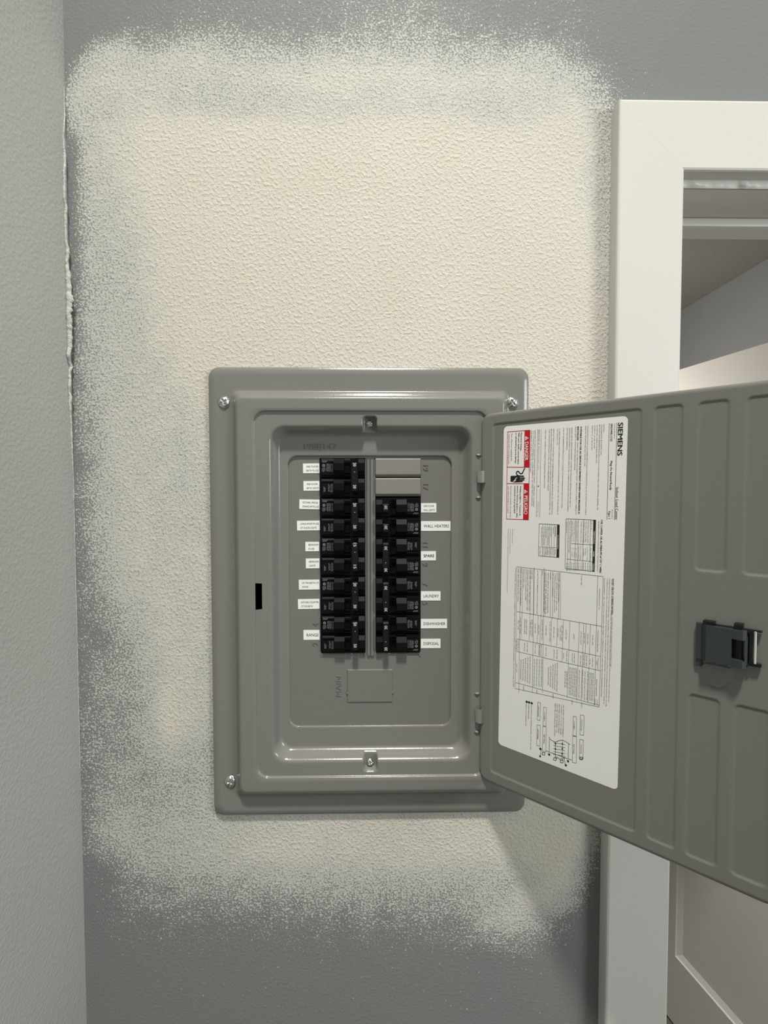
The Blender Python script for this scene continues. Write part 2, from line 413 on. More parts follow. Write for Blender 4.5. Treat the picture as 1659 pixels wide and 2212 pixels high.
(235.3, 97.3, 10.9, 1.42, 0, 'NONE USED'),
(230.3, 101.1, 20.8, 1.43, 0, 'QUAD 120/240 MAX'),
(231.7, 103.2, 17.7, 1.44, 0, 'TYPE QT, QTH'),
(231.6, 108.5, 18.4, 1.45, 0, 'QPP QPPH 22K'),
(232.0, 110.8, 17.9, 1.46, 0, 'MAIN BR 22KA'),
(230.9, 116.5, 19.6, 1.37, 0, 'NONE USED 120/240'),
(234.6, 119.4, 11.8, 1.37, 0, 'MLO 125A'),
(259.4, 29.5, 10.6, 1.21, 0, 'NONE USED'),
(262.4, 32.1, 5.4, 1.13, 0, 'A, B'),
(258.9, 36.0, 12.1, 1.23, 0, 'NONE USED'),
(258.7, 39.4, 12.7, 1.15, 0, 'NONE USED'),
(260.0, 42.7, 11.8, 1.15, 0, 'QPH BLH'),
(259.6, 49.8, 11.4, 1.27, 0, 'NONE USED'),
(259.7, 52.0, 11.4, 1.18, 0, 'AQ DPH-'),
(259.1, 58.5, 12.0, 1.3, 0, 'NONE USED'),
(262.0, 62.2, 6.0, 1.21, 0, 'QPH'),
(259.7, 70.0, 11.2, 1.33, 0, 'NONE USED'),
(260.5, 73.6, 11.2, 1.24, 0, 'QPH DPH-'),
(259.6, 83.3, 11.3, 1.27, 0, 'DPH- 125P'),
(257.8, 89.4, 14.5, 1.29, 0, 'MAX NON-QP'),
(258.4, 92.0, 14.0, 1.3, 0, 'QPH BQH-'),
(259.4, 96.9, 11.5, 1.31, 0, 'DPH- 125P'),
(259.5, 107.0, 11.7, 1.34, 0, 'NONE USED'),
(260.3, 110.6, 10.7, 1.35, 0, 'QPH DPH-'),
(258.9, 119.1, 13.4, 1.38, 0, 'NONE BL-K'),
(259.3, 121.3, 12.9, 1.38, 0, 'QP OR QT'),
(288.4, 120.3, 10.3, 1.38, 0, 'DPH- 125P'),
(313.0, 110.8, 6.5, 1.47, 0, '22KAIC'),
(312.6, 93.7, 5.8, 1.42, 0, '10KAIC'),
(312.1, 73.5, 6.2, 1.35, 0, '10KAIC'),
(313.2, 51.1, 5.1, 1.28, 0, '10KAIC'),
(312.5, 40.2, 5.9, 1.25, 0, '10KAIC'),
(274.9, 103.0, 33.5, 1.55, 0, 'QP BQD QAF QPF QT QPHF BLF HQF'),
(276.8, 105.9, 31.2, 1.56, 0, 'QPF QT QPHF BLF HQF Q115 QE DNT'),
(278.7, 108.9, 28.8, 1.57, 0, 'BLF HQF Q115 QE DNT QPPF BLH'),
(280.6, 111.8, 26.4, 1.58, 0, 'QE DNT QPPF BLH QNC EQ9683'),
(282.5, 114.8, 24.0, 1.59, 0, 'BLH QNC EQ9683 QP BQD QAF'),
(275.0, 88.2, 33.5, 1.5, 0, 'QP BQD QAF QPF QT QPHF BLF HQF'),
(275.8, 91.2, 33.3, 1.51, 0, 'QPF QT QPHF BLF HQF Q115 QE DNT'),
(276.5, 94.3, 33.2, 1.52, 0, 'BLF HQF Q115 QE DNT QPPF BLH QNC'),
(277.2, 97.4, 33.0, 1.53, 0, 'QE DNT QPPF BLH QNC EQ9683 QP BQD'),
(274.6, 69.2, 33.8, 1.44, 0, 'QP BQD QAF QPF QT QPHF BLF HQF'),
(276.7, 71.8, 30.6, 1.45, 0, 'QPF QT QPHF BLF HQF Q115 QE DNT'),
(278.9, 74.3, 27.4, 1.45, 0, 'BLF HQF Q115 QE DNT QPPF BLH'),
(281.0, 77.0, 24.2, 1.46, 0, 'QE DNT QPPF BLH QNC EQ9683'),
(283.2, 79.6, 21.0, 1.47, 0, 'BLH QNC EQ9683 QP BQD'),
(281.8, 57.8, 19.0, 1.4, 0, 'QP BQD QAF QPF QT'),
(282.3, 59.8, 19.0, 1.41, 0, 'QPF QT QPHF BLF HQF'),
(275.7, 47.0, 32.9, 1.36, 0, 'QP BQD QAF QPF QT QPHF BLF HQF'),
(276.0, 48.9, 32.6, 1.37, 0, 'QPF QT QPHF BLF HQF Q115 QE DNT'),
(276.3, 50.8, 32.3, 1.38, 0, 'BLF HQF Q115 QE DNT QPPF BLH QNC'),
(276.5, 52.8, 32.0, 1.38, 0, 'QE DNT QPPF BLH QNC EQ9683 QP BQD'),
(276.8, 54.7, 31.7, 1.39, 0, 'BLH QNC EQ9683 QP BQD QAF QPF QT'),
(275.9, 40.0, 31.7, 1.34, 0, 'QP BQD QAF QPF QT QPHF BLF HQF'),
(276.8, 43.6, 31.8, 1.35, 0, 'QPF QT QPHF BLF HQF Q115 QE DNT'),
(276.0, 34.4, 32.4, 1.32, 0, 'QP BQD QAF QPF QT QPHF BLF HQF'),
(276.7, 37.3, 32.5, 1.33, 0, 'QPF QT QPHF BLF HQF Q115 QE DNT'),
(276.4, 28.3, 31.2, 1.3, 0, 'QP BQD QAF QPF QT QPHF BLF HQF'),
(276.8, 30.0, 31.3, 1.31, 0, 'QPF QT QPHF BLF HQF Q115 QE DNT'),
(277.2, 31.8, 31.4, 1.31, 0, 'BLF HQF Q115 QE DNT QPPF BLH QNC'),
(334.2, 106.9, 27.1, 1.35, 0, 'BRANCH CIRCUIT BREAKER/LOAD'),
(334.3, 103.6, 17.5, 1.34, 0, 'MAIN BREAKER'),
(333.8, 100.1, 54.3, 1.33, 0, 'NEUTRAL BUS EQUIPMENT/NEUTRAL CIRCUIT GROUND'),
(331.7, 91.3, 12.6, 1.73, 0, 'OPTION'),
(336.6, 83.4, 11.4, 1.49, 0, 'COMBO'),
(359.8, 91.3, 12.6, 1.74, 0, 'OPTIONAL'),
(363.9, 83.4, 10.9, 1.71, 0, 'NEUTRAL'),
(336.6, 48.1, 10.0, 1.57, 0, 'COMBO'),
(331.5, 39.8, 12.9, 1.54, 0, 'OPTION'),
(362.8, 47.8, 11.6, 1.57, 0, 'NEUTRAL'),
(360.0, 39.7, 11.4, 1.54, 0, 'OPTIONAL'),
(322.0, 60.8, 37.0, 1.41, 0, 'ALL RATED CIRCUIT NUMBERING'),
(322.2, 63.3, 35.0, 1.42, 0, 'CONNECT TO 12 OR LARGER'),
(322.5, 65.8, 34.1, 1.43, 0, 'NEUTRAL SECTION BUS BARS'),
(322.8, 68.3, 33.7, 1.44, 0, 'MAY BE USED AS FEED OR'),
(323.0, 70.7, 37.7, 1.45, 0, 'REMOVED FROM BACK FED SYSTEM')]
LL=[(6.1, 10.7, 108.4, 10.6, 0.5),
(5.9, 18.6, 108.3, 18.4, 0.5),
(6.6, 95.2, 109.3, 94.8, 0.4),
(6.3, 99.5, 109.2, 99.0, 0.4),
(109.2, 63.1, 165.4, 63.0, 0.5),
(109.2, 63.1, 109.1, 29.9, 0.5),
(165.4, 63.0, 165.1, 29.9, 0.5),
(109.0, 35.8, 164.5, 35.3, 0.4),
(109.4, 43.5, 165.4, 43.1, 0.4),
(109.6, 49.1, 166.0, 48.7, 0.4),
(109.8, 52.0, 166.4, 51.6, 0.4),
(110.0, 57.4, 167.0, 57.0, 0.4),
(110.2, 60.6, 167.3, 60.2, 0.4),
(136.6, 56.8, 136.3, 30.0, 0.4),
(154.5, 61.8, 154.5, 30.0, 0.4),
(116.5, 95.3, 154.0, 95.3, 0.5),
(116.5, 95.3, 116.4, 70.5, 0.5),
(154.0, 95.3, 153.7, 70.2, 0.5),
(116.2, 76.6, 153.3, 76.5, 0.35),
(116.4, 79.7, 153.6, 79.6, 0.35),
(116.5, 82.1, 153.8, 82.0, 0.35),
(116.7, 85.1, 154.1, 85.0, 0.35),
(116.8, 87.6, 154.3, 87.5, 0.35),
(117.0, 90.6, 154.6, 90.5, 0.35),
(143.4, 95.1, 142.5, 70.2, 0.35),
(170.0, 122.7, 169.4, 20.7, 0.4),
(170.0, 122.7, 319.4, 122.2, 0.4),
(169.4, 20.7, 312.3, 21.3, 0.4),
(319.4, 122.2, 312.3, 21.3, 0.4),
(169.4, 26.4, 311.9, 26.5, 0.4),
(224.5, 121.9, 223.5, 21.3, 0.4),
(257.8, 121.2, 256.6, 21.4, 0.4),
(273.3, 121.7, 272.2, 21.4, 0.4),
(311.9, 122.1, 310.4, 21.4, 0.4),
(170.3, 118.1, 323.3, 117.0, 0.4),
(168.4, 100.6, 318.4, 99.5, 0.4),
(167.0, 88.1, 314.8, 86.7, 0.4),
(223.3, 32.9, 311.6, 33.8, 0.35),
(223.7, 37.7, 272.1, 38.1, 0.35),
(223.7, 40.3, 310.9, 41.2, 0.35),
(224.1, 45.1, 312.3, 46.1, 0.35),
(223.6, 56.0, 312.5, 57.0, 0.35),
(224.0, 63.4, 272.4, 64.0, 0.35),
(223.8, 70.3, 255.9, 70.7, 0.35),
(224.0, 77.3, 256.4, 77.7, 0.35),
(222.8, 90.7, 272.7, 91.4, 0.35),
(223.9, 94.1, 259.0, 94.6, 0.35),
(223.6, 104.4, 257.0, 104.9, 0.35),
(224.4, 114.9, 257.1, 115.5, 0.35),
(170.5, 115.3, 224.5, 114.8, 0.35),
(170.5, 104.6, 224.5, 104.1, 0.35),
(170.5, 100.2, 224.5, 99.7, 0.35),
(170.5, 91.0, 224.4, 90.4, 0.35),
(170.5, 86.7, 224.4, 86.1, 0.35),
(170.5, 79.9, 224.4, 79.3, 0.35),
(170.5, 77.3, 224.3, 76.6, 0.35),
(170.5, 70.0, 224.3, 69.4, 0.35),
(170.5, 68.0, 224.3, 67.3, 0.35),
(327.9, 92.4, 349.3, 92.5, -0.4),
(327.5, 88.9, 348.8, 89.0, -0.4),
(327.9, 92.4, 327.5, 88.9, 0.4),
(349.3, 92.5, 348.8, 89.0, 0.4),
(331.4, 84.9, 353.6, 85.0, -0.4),
(331.0, 81.5, 353.2, 81.5, -0.4),
(331.4, 84.9, 331.0, 81.5, 0.4),
(353.6, 85.0, 353.2, 81.5, 0.4),
(355.0, 92.5, 380.2, 92.5, -0.4),
(354.5, 88.5, 379.5, 88.5, -0.4),
(355.0, 92.5, 354.5, 88.5, 0.4),
(380.2, 92.5, 379.5, 88.5, 0.4),
(354.6, 85.5, 384.4, 85.4, 0.4),
(354.0, 81.2, 383.7, 81.1, 0.4),
(354.6, 85.5, 354.0, 81.2, 0.4),
(384.4, 85.4, 383.7, 81.1, 0.4),
(354.0, 49.6, 384.3, 49.3, 0.4),
(353.4, 45.1, 383.6, 44.9, 0.4),
(354.0, 49.6, 353.4, 45.1, 0.4),
(384.3, 49.3, 383.6, 44.9, 0.4),
(355.0, 41.6, 376.9, 41.5, 0.4),
(354.5, 37.5, 376.3, 37.4, 0.4),
(355.0, 41.6, 354.5, 37.5, 0.4),
(376.9, 41.5, 376.3, 37.4, 0.4),
(331.1, 49.4, 353.4, 49.4, -0.4),
(330.7, 45.7, 352.9, 45.6, -0.4),
(331.1, 49.4, 330.7, 45.7, 0.4),
(353.4, 49.4, 352.9, 45.6, 0.4),
(327.2, 41.5, 349.8, 41.4, -0.4),
(326.7, 37.4, 349.2, 37.3, -0.4),
(327.2, 41.5, 326.7, 37.4, 0.4),
(349.8, 41.4, 349.2, 37.3, 0.4),
(366.4, 76.9, 381.9, 76.9, 0.55),
(368.0, 69.6, 386.3, 69.5, 0.55),
(363.0, 61.2, 386.3, 61.2, 0.55),
(364.6, 54.1, 381.7, 54.2, 0.55),
(382.4, 81.2, 382.1, 49.9, 0.55),
(364.6, 77.8, 367.4, 75.4, 0.55),
(367.4, 75.4, 368.0, 69.6, 0.55),
(368.0, 69.6, 364.5, 65.0, 0.55),
(364.5, 65.0, 362.8, 61.2, 0.55),
(362.8, 61.2, 363.5, 56.8, 0.55),
(363.5, 56.8, 364.9, 52.3, 0.55),
(382.9, 58.9, 390.4, 57.2, 0.55),
(384.4, 87.0, 391.0, 87.7, 0.55),
(369.4, 72.2, 367.0, 58.3, 0.45),
(372.9, 72.1, 370.5, 58.2, 0.45),
(376.5, 72.0, 374.0, 58.1, 0.45),
(380.0, 71.9, 377.5, 58.0, 0.45),
(383.1, 71.9, 380.5, 58.0, 0.45),
(386.9, 71.0, 389.9, 71.5, 0.7),
(386.3, 67.9, 389.4, 68.4, 0.7),
(386.9, 71.0, 386.3, 67.9, 0.7),
(389.9, 71.5, 389.4, 68.4, 0.7),
(386.7, 62.9, 389.7, 63.4, 0.7),
(386.2, 59.9, 389.2, 60.3, 0.7),
(386.7, 62.9, 386.2, 59.9, 0.7),
(389.7, 63.4, 389.2, 60.3, 0.7),
(385.6, 85.1, 388.7, 85.6, 0.7),
(385.1, 81.9, 388.2, 82.4, 0.7),
(385.6, 85.1, 385.1, 81.9, 0.7),
(388.7, 85.6, 388.2, 82.4, 0.7),
(374.9, 40.7, 377.8, 41.1, 0.7),
(374.4, 37.8, 377.3, 38.2, 0.7),
(374.9, 40.7, 374.4, 37.8, 0.7),
(377.8, 41.1, 377.3, 38.2, 0.7)]
LD=[(331.5, 106.5, 1.46),
(331.3, 103.4, 1.45),
(331.2, 100.0, 1.44),
(370.0, 69.5, 0.93),
(367.1, 61.3, 0.91),
(376.1, 69.4, 0.93),
(372.9, 61.2, 0.91),
(378.8, 61.4, 0.91),
(385.4, 76.9, 1.37),
(384.9, 54.3, 1.3),
(390.5, 56.7, 1.31),
(391.6, 87.9, 1.19),
(382.6, 87.7, 1.51),
(382.8, 59.1, 0.81)]
LP={'r1': [(6.9, 116.1),
(6.8, 109.0),
(50.2, 109.2),
(50.0, 116.1)], 'r2': [(69.5, 116.0),
(69.5, 109.2),
(112.5, 108.9),
(112.5, 115.9)], 'box': [(6.8, 138.8),
(6.8, 109.2),
(112.5, 108.9),
(112.8, 138.1)], 'd1': [(49.5, 138.4),
(50.4, 109.2)], 'd2': [(69.5, 138.3),
(69.7, 109.2)], 't1': [(16.1, 111.0),
(13.6, 115.2),
(18.1, 115.1)], 't2': [(79.2, 110.2),
(76.9, 114.4),
(81.6, 114.3)], 'DANGER': [(20.5, 113.0),
(42.1, 112.7)], 'PELIGRO': [(84.1, 112.6),
(106.0, 112.5)], 'hdr1': [(109.1, 29.9),
(109.1, 32.7),
(164.9, 32.5),
(165.1, 29.9)], 'hdr2': [(116.4, 70.5),
(116.4, 73.5),
(153.5, 73.3),
(153.7, 70.2)], 'cuff': [(60.9, 133.3),
(60.1, 129.3),
(67.6, 129.2),
(67.0, 133.5)], 'palm': [(61.2, 130.1),
(58.6, 122.7),
(68.0, 121.9),
(67.9, 130.0)], 'f': [(60.2, 126.1),
(58.7, 118.2),
(63.6, 115.3),
(65.9, 116.3),
(67.7, 118.9)], 'cable': [(52.3, 115.2),
(57.7, 117.3),
(58.0, 120.5),
(55.5, 122.5),
(55.2, 125.1),
(57.3, 125.3),
(59.4, 123.8)], 'bolt': [(61.2, 124.9),
(63.5, 127.4),
(64.1, 126.3),
(66.9, 129.7),
(66.0, 127.1),
(65.1, 128.1),
(63.5, 124.9),
(62.8, 125.8)], 'hdr3': [(6.9, 116.1)]}
COAT = [  # spray thickness of the patch, fiftieths
[0,0,0,0,0,0,0,1,2,2,3,4,4,5,6,6,6,6,6,6,6,6,6,6,7,7,7,8,8,9,9,10,10,10,11,11,11,10,9,8,7,6,6,5,5,4,4,5,5,5,6,6,5,4,3,2,0,0,0,0],
[0,0,0,0,0,0,0,1,2,2,3,4,4,5,6,6,6,6,6,6,6,6,6,6,7,7,7,8,8,9,9,10,10,10,11,11,11,10,9,8,7,6,6,5,5,5,4,5,5,5,6,6,6,5,3,2,0,0,0,0],
[0,0,0,0,0,0,0,1,2,3,4,5,5,6,7,7,7,7,7,7,7,7,7,7,7,8,8,9,9,10,11,11,12,12,13,13,14,13,11,10,9,8,7,7,6,6,6,6,6,6,7,7,7,6,4,2,0,0,0,0],
[0,0,0,0,0,1,1,2,3,4,5,6,7,8,9,9,9,9,9,8,8,8,7,7,8,9,9,10,11,12,12,13,14,14,15,15,16,15,13,12,11,9,9,8,8,7,7,7,7,7,8,8,8,7,5,3,1,0,0,0],
[0,0,0,0,0,1,2,3,4,5,6,7,8,9,10,10,10,11,10,10,9,9,8,9,9,10,11,12,13,13,14,15,16,17,17,18,18,17,16,14,13,11,11,10,10,10,9,9,9,9,9,9,9,8,6,4,2,1,0,0],
[0,0,0,1,2,4,6,9,11,10,10,10,11,13,15,15,15,15,15,14,14,13,12,12,12,13,13,14,15,16,17,18,19,20,20,21,21,20,19,17,16,14,14,14,14,13,13,13,13,12,12,11,10,8,6,5,3,1,0,0],
[0,0,0,5,10,15,19,22,21,16,15,18,20,22,25,24,23,22,21,20,19,18,17,17,17,18,19,19,20,21,21,22,23,23,23,24,24,23,22,21,19,18,18,18,18,18,18,19,19,18,17,15,13,10,8,6,4,2,1,1],
[0,0,1,12,21,28,33,33,30,24,23,27,30,32,34,32,30,28,27,26,25,24,23,24,24,25,26,26,27,27,28,28,29,29,29,29,29,28,27,26,25,24,24,24,24,24,25,26,27,26,24,21,17,14,11,8,5,4,2,2],
[0,0,4,23,31,35,37,36,34,33,34,37,37,37,37,36,34,33,31,31,31,31,31,32,32,33,34,34,35,35,35,35,35,35,35,35,35,34,33,32,32,31,31,31,31,31,31,32,34,32,30,27,23,19,15,11,7,5,2,2],
[1,1,15,30,35,37,37,37,36,36,36,37,37,37,36,36,36,36,36,36,37,37,38,39,39,40,40,41,41,41,41,41,40,40,40,40,40,40,40,40,39,39,39,39,39,38,38,38,37,36,34,33,29,25,21,15,10,6,3,3],
[5,5,26,35,38,38,38,38,38,38,37,37,37,36,35,35,35,36,36,37,38,39,39,40,41,41,42,42,42,42,41,41,41,40,40,40,40,40,40,39,39,39,39,38,38,38,37,37,37,37,36,36,34,32,26,20,13,9,4,4],
[13,13,33,37,38,38,38,38,38,38,37,36,35,34,33,33,33,32,33,34,35,36,37,38,39,39,40,41,40,40,40,39,39,39,39,39,39,39,38,38,37,37,37,36,36,36,36,37,37,38,38,38,37,36,31,24,17,11,6,6],
[17,17,34,35,36,36,36,37,38,40,39,38,37,36,35,34,34,33,33,34,34,35,36,36,37,38,38,39,38,38,38,38,38,38,38,39,39,39,38,38,37,37,36,36,36,35,36,37,38,39,40,40,40,39,35,28,20,14,9,10],
[19,18,33,34,34,35,36,38,40,42,42,41,41,40,39,38,37,37,37,37,37,38,38,38,39,39,39,39,40,40,40,41,41,41,42,42,43,42,41,41,40,39,39,39,38,38,38,39,40,41,42,42,42,42,37,31,23,18,13,13],
[9,9,30,34,35,36,38,41,43,44,45,46,46,46,46,46,46,46,46,46,46,45,45,45,44,44,43,43,44,44,45,46,47,47,47,47,48,47,46,45,44,43,43,42,42,41,41,42,43,43,44,44,44,43,39,33,26,21,16,16],
[6,6,20,32,36,38,40,43,45,46,47,48,48,48,48,48,48,49,48,48,48,48,47,47,47,47,46,46,47,47,48,49,49,49,49,49,49,49,48,48,47,46,46,46,45,45,45,45,45,45,45,45,44,43,39,34,28,24,20,20],
[5,5,11,32,36,38,41,44,46,47,48,50,50,50,50,50,50,50,50,50,49,49,49,49,48,48,48,48,48,49,49,50,50,50,50,50,50,50,49,49,48,48,48,47,47,47,47,46,46,46,45,45,45,43,39,34,29,24,20,20],
[5,5,11,32,36,38,41,43,46,47,49,50,50,50,50,50,50,50,50,50,49,49,49,49,49,49,48,48,49,49,49,50,50,50,50,50,50,50,49,49,49,48,48,48,48,48,47,47,47,46,46,46,45,44,39,34,29,25,20,20],
[5,5,10,32,35,38,40,43,45,47,49,50,50,50,50,50,50,50,50,50,50,49,49,49,49,49,49,49,49,49,50,50,50,50,50,50,50,50,50,49,49,49,49,49,49,48,48,48,47,47,47,47,46,44,39,34,30,25,20,20],
[5,5,10,32,35,37,40,43,45,47,49,50,50,50,50,50,50,50,50,50,50,50,50,50,50,50,49,49,50,50,50,50,50,50,50,50,50,50,50,50,50,49,49,49,49,49,49,49,48,48,47,47,46,44,40,34,30,25,20,20],
[5,5,9,32,35,37,39,43,45,47,49,50,50,50,50,50,50,50,50,50,50,50,50,50,50,50,50,50,50,50,50,50,50,50,50,50,50,50,50,50,50,50,50,50,50,50,50,49,49,48,48,48,47,45,40,34,31,26,20,20],
[5,5,10,32,34,36,38,42,44,46,48,50,50,50,50,50,50,50,50,50,50,50,50,50,50,50,50,50,50,50,50,50,50,50,50,50,50,50,50,50,50,50,50,50,50,50,50,49,49,49,49,48,47,46,41,35,31,26,21,20],
[5,5,10,32,33,35,37,40,43,45,47,49,50,50,50,50,50,50,50,50,50,50,50,50,50,50,50,50,50,50,50,50,50,50,50,50,50,50,50,50,50,50,50,50,50,50,50,50,49,49,49,49,48,46,42,36,31,26,21,20],
[5,5,11,31,32,34,36,39,42,44,47,49,49,50,50,50,50,50,50,50,50,50,50,50,50,50,50,50,50,50,50,50,50,50,50,50,50,50,50,50,50,50,50,50,50,50,50,50,50,49,49,49,49,47,43,37,31,26,21,20],
[5,5,11,31,32,33,35,37,40,43,46,49,49,50,50,50,50,50,50,50,50,50,50,50,50,50,50,50,50,50,50,50,50,50,50,50,50,50,50,50,50,50,50,50,50,50,50,50,50,50,50,50,49,48,44,37,31,26,21,20],
[5,5,12,30,31,32,34,36,39,43,46,48,49,50,50,50,50,50,50,50,50,50,50,50,50,50,50,50,50,50,50,50,50,50,50,50,50,50,50,50,50,50,50,50,50,50,50,50,50,50,50,50,50,49,45,38,32,26,21,20],
[5,5,12,29,30,31,33,36,39,42,45,48,49,49,50,50,50,50,50,50,50,50,50,50,50,50,50,50,50,50,50,50,50,50,50,50,50,50,50,50,50,50,50,50,50,50,50,50,50,50,50,50,50,49,45,39,32,26,21,20],
[5,5,13,29,30,31,33,35,38,42,45,48,48,49,50,50,50,50,50,50,50,50,50,50,50,50,50,50,50,50,50,50,50,50,50,50,50,50,50,50,50,50,50,50,50,50,50,50,50,50,50,50,50,49,46,40,32,26,21,20],
[5,6,13,28,29,30,32,34,38,41,44,47,48,49,50,50,50,50,50,50,50,50,50,50,50,50,50,50,50,50,50,50,50,50,50,50,50,50,50,50,50,50,50,50,50,50,50,50,50,50,50,50,50,50,47,41,33,26,21,20],
[5,6,14,28,29,30,32,34,37,41,44,47,48,49,50,50,50,50,50,50,50,50,50,50,50,50,50,50,50,50,50,50,50,50,50,50,50,50,50,50,50,50,50,50,50,50,50,50,50,50,50,50,50,50,47,42,33,26,21,20],
[5,6,14,28,29,30,32,34,37,41,44,46,48,49,50,50,50,50,50,50,50,50,50,50,50,50,50,50,50,50,50,50,50,50,50,50,50,50,50,50,50,50,50,50,50,50,50,50,50,50,50,50,50,50,47,42,33,27,21,20],
[5,6,15,28,29,30,32,34,37,41,43,46,47,49,50,50,50,50,50,50,50,50,50,50,50,50,50,50,50,50,50,50,50,50,50,50,50,50,50,50,50,50,50,50,50,50,50,50,50,50,50,50,50,50,48,43,33,27,21,20],
[5,6,15,28,29,31,32,34,37,40,43,45,47,48,49,49,50,50,50,50,50,50,50,50,50,50,50,50,50,50,50,50,50,50,50,50,50,50,50,50,50,50,50,50,50,50,50,50,50,50,50,50,50,50,48,43,34,27,22,20],
[5,6,15,28,30,31,33,35,37,40,43,45,46,48,49,49,50,50,50,50,50,50,50,50,50,50,50,50,50,50,50,50,50,50,50,50,50,50,50,50,50,50,50,50,50,50,50,50,50,50,50,50,50,50,48,44,34,27,22,20],
[5,6,16,28,30,32,33,35,37,40,42,44,46,47,49,49,49,50,50,50,50,50,50,50,50,50,50,50,50,50,50,50,50,50,50,50,50,50,50,50,50,50,50,50,50,50,50,50,50,50,50,50,50,50,48,45,34,27,22,20],
[6,7,16,28,30,32,34,35,37,40,42,44,45,47,48,49,49,50,50,50,50,50,50,50,50,50,50,50,50,50,50,50,50,50,50,50,50,50,50,50,50,50,50,50,50,50,50,50,50,50,50,50,50,50,48,45,34,27,22,20],
[6,7,17,28,30,32,34,35,37,39,41,43,45,46,48,48,49,50,50,50,50,50,50,50,50,50,50,50,50,50,50,50,50,50,50,50,50,50,50,50,50,50,50,50,50,50,50,50,50,50,50,50,50,50,48,45,34,27,22,20],
[7,8,18,28,31,33,34,36,37,39,41,42,44,46,47,48,49,50,50,50,50,50,50,50,50,50,50,50,50,50,50,50,50,50,50,50,50,50,50,50,50,50,50,50,50,50,50,50,50,50,50,50,50,50,48,45,35,27,22,20],
[7,9,18,28,31,33,35,36,37,38,40,42,44,45,47,48,49,50,50,50,50,50,50,50,50,50,50,50,50,50,50,50,50,50,50,50,50,50,50,50,50,50,50,50,50,50,50,50,50,50,50,50,50,50,48,45,35,27,22,20],
[7,9,19,28,31,34,35,36,37,38,40,41,43,45,46,47,48,49,49,49,49,49,49,49,49,49,49,49,49,49,49,49,49,49,49,49,49,49,49,49,49,49,49,49,49,49,49,49,50,50,50,50,50,50,49,45,35,27,22,20],
[7,9,19,27,31,34,35,36,37,38,40,41,42,44,45,45,46,47,47,47,47,47,47,47,47,47,47,47,47,47,47,47,47,47,47,47,47,47,47,47,47,47,47,47,47,47,47,48,49,50,50,50,50,50,49,45,35,27,22,20],
[6,9,18,27,30,34,36,37,38,39,39,40,41,42,43,44,44,45,45,45,45,45,45,45,45,45,45,45,45,45,45,45,45,45,45,45,45,45,45,45,45,45,45,45,45,45,45,47,49,50,50,50,50,50,49,45,35,27,22,20],
[6,9,18,26,30,34,36,37,38,39,39,40,41,41,42,42,43,43,43,43,43,43,43,43,43,43,43,43,43,43,43,43,43,43,43,43,43,43,43,43,43,43,43,43,43,43,43,46,48,50,50,50,50,50,49,45,35,28,22,20],
[5,9,18,25,30,35,36,37,38,39,39,39,40,40,41,41,41,41,41,41,41,41,41,41,41,41,41,41,41,41,41,41,41,41,41,41,41,41,41,41,41,41,41,41,41,41,41,44,47,50,50,50,50,50,49,45,36,28,22,20],
[5,8,17,25,30,35,36,38,38,39,39,39,39,39,39,39,39,39,39,39,39,39,39,39,39,39,39,39,39,39,39,39,39,39,39,39,39,39,39,39,39,39,39,39,39,39,40,43,47,50,50,50,50,50,49,45,36,28,23,20],
[5,8,16,24,29,35,37,38,38,39,38,38,38,39,39,38,38,38,38,38,38,38,38,38,38,38,38,38,38,38,38,38,38,38,38,38,38,38,38,38,38,38,38,38,38,38,39,43,47,50,50,50,50,50,49,45,36,28,23,20],
[5,8,16,23,29,35,37,38,38,38,38,38,38,38,38,38,37,37,37,37,37,37,37,37,37,37,37,37,37,37,37,37,37,37,37,37,37,37,37,37,37,37,37,37,37,37,38,42,46,50,50,50,50,50,49,45,36,28,23,20],
[5,7,15,22,29,35,37,39,38,38,38,37,37,37,37,37,36,36,36,36,36,36,36,36,36,36,36,36,36,36,36,36,36,36,36,36,36,36,36,36,36,36,36,36,36,36,36,41,46,50,50,50,50,50,49,45,36,28,23,20],
[5,7,14,22,29,35,37,39,38,38,37,37,37,36,36,36,35,35,35,35,35,35,35,35,35,35,35,35,35,35,35,35,35,35,35,35,35,35,35,35,35,35,35,35,35,35,35,41,46,50,50,50,50,50,49,46,36,28,23,20],
[5,7,15,22,29,35,37,39,38,38,37,37,37,36,36,36,36,36,35,35,35,35,35,35,35,35,35,35,35,35,35,35,35,35,35,35,35,35,35,35,35,35,35,35,35,35,36,41,46,50,50,50,50,50,49,46,36,28,23,20],
[5,8,16,23,29,35,37,39,39,38,38,37,37,37,37,36,36,36,36,36,36,36,36,36,36,36,36,36,36,36,36,36,36,36,36,36,36,36,36,36,36,36,36,36,36,36,36,41,46,50,50,50,50,50,49,46,37,28,23,20],
[5,9,16,23,30,35,37,39,39,38,38,37,37,37,37,37,37,37,37,37,37,37,37,37,37,37,37,37,37,37,37,37,37,37,37,37,37,37,37,37,37,37,37,37,37,37,37,41,46,50,50,50,50,50,49,46,37,28,23,20],
[5,9,17,24,30,35,37,39,39,39,38,37,38,38,38,37,37,37,37,37,37,37,37,37,37,37,37,37,37,37,37,37,37,37,37,37,37,37,37,37,37,37,37,37,37,37,37,42,46,50,50,50,50,50,49,46,37,28,23,20],
[5,10,18,24,30,35,37,39,39,39,38,38,38,38,38,38,38,38,38,38,38,38,38,38,38,38,38,38,38,38,38,38,38,38,38,38,38,38,38,38,38,38,38,38,38,38,38,42,46,50,50,50,50,50,49,46,37,28,23,20],
[5,10,17,24,30,35,37,39,39,39,38,38,38,38,38,38,38,38,38,38,38,38,38,38,38,38,38,38,38,38,38,38,38,38,38,38,38,38,38,38,38,38,38,38,38,38,38,42,46,50,50,50,50,50,49,46,37,29,23,20],
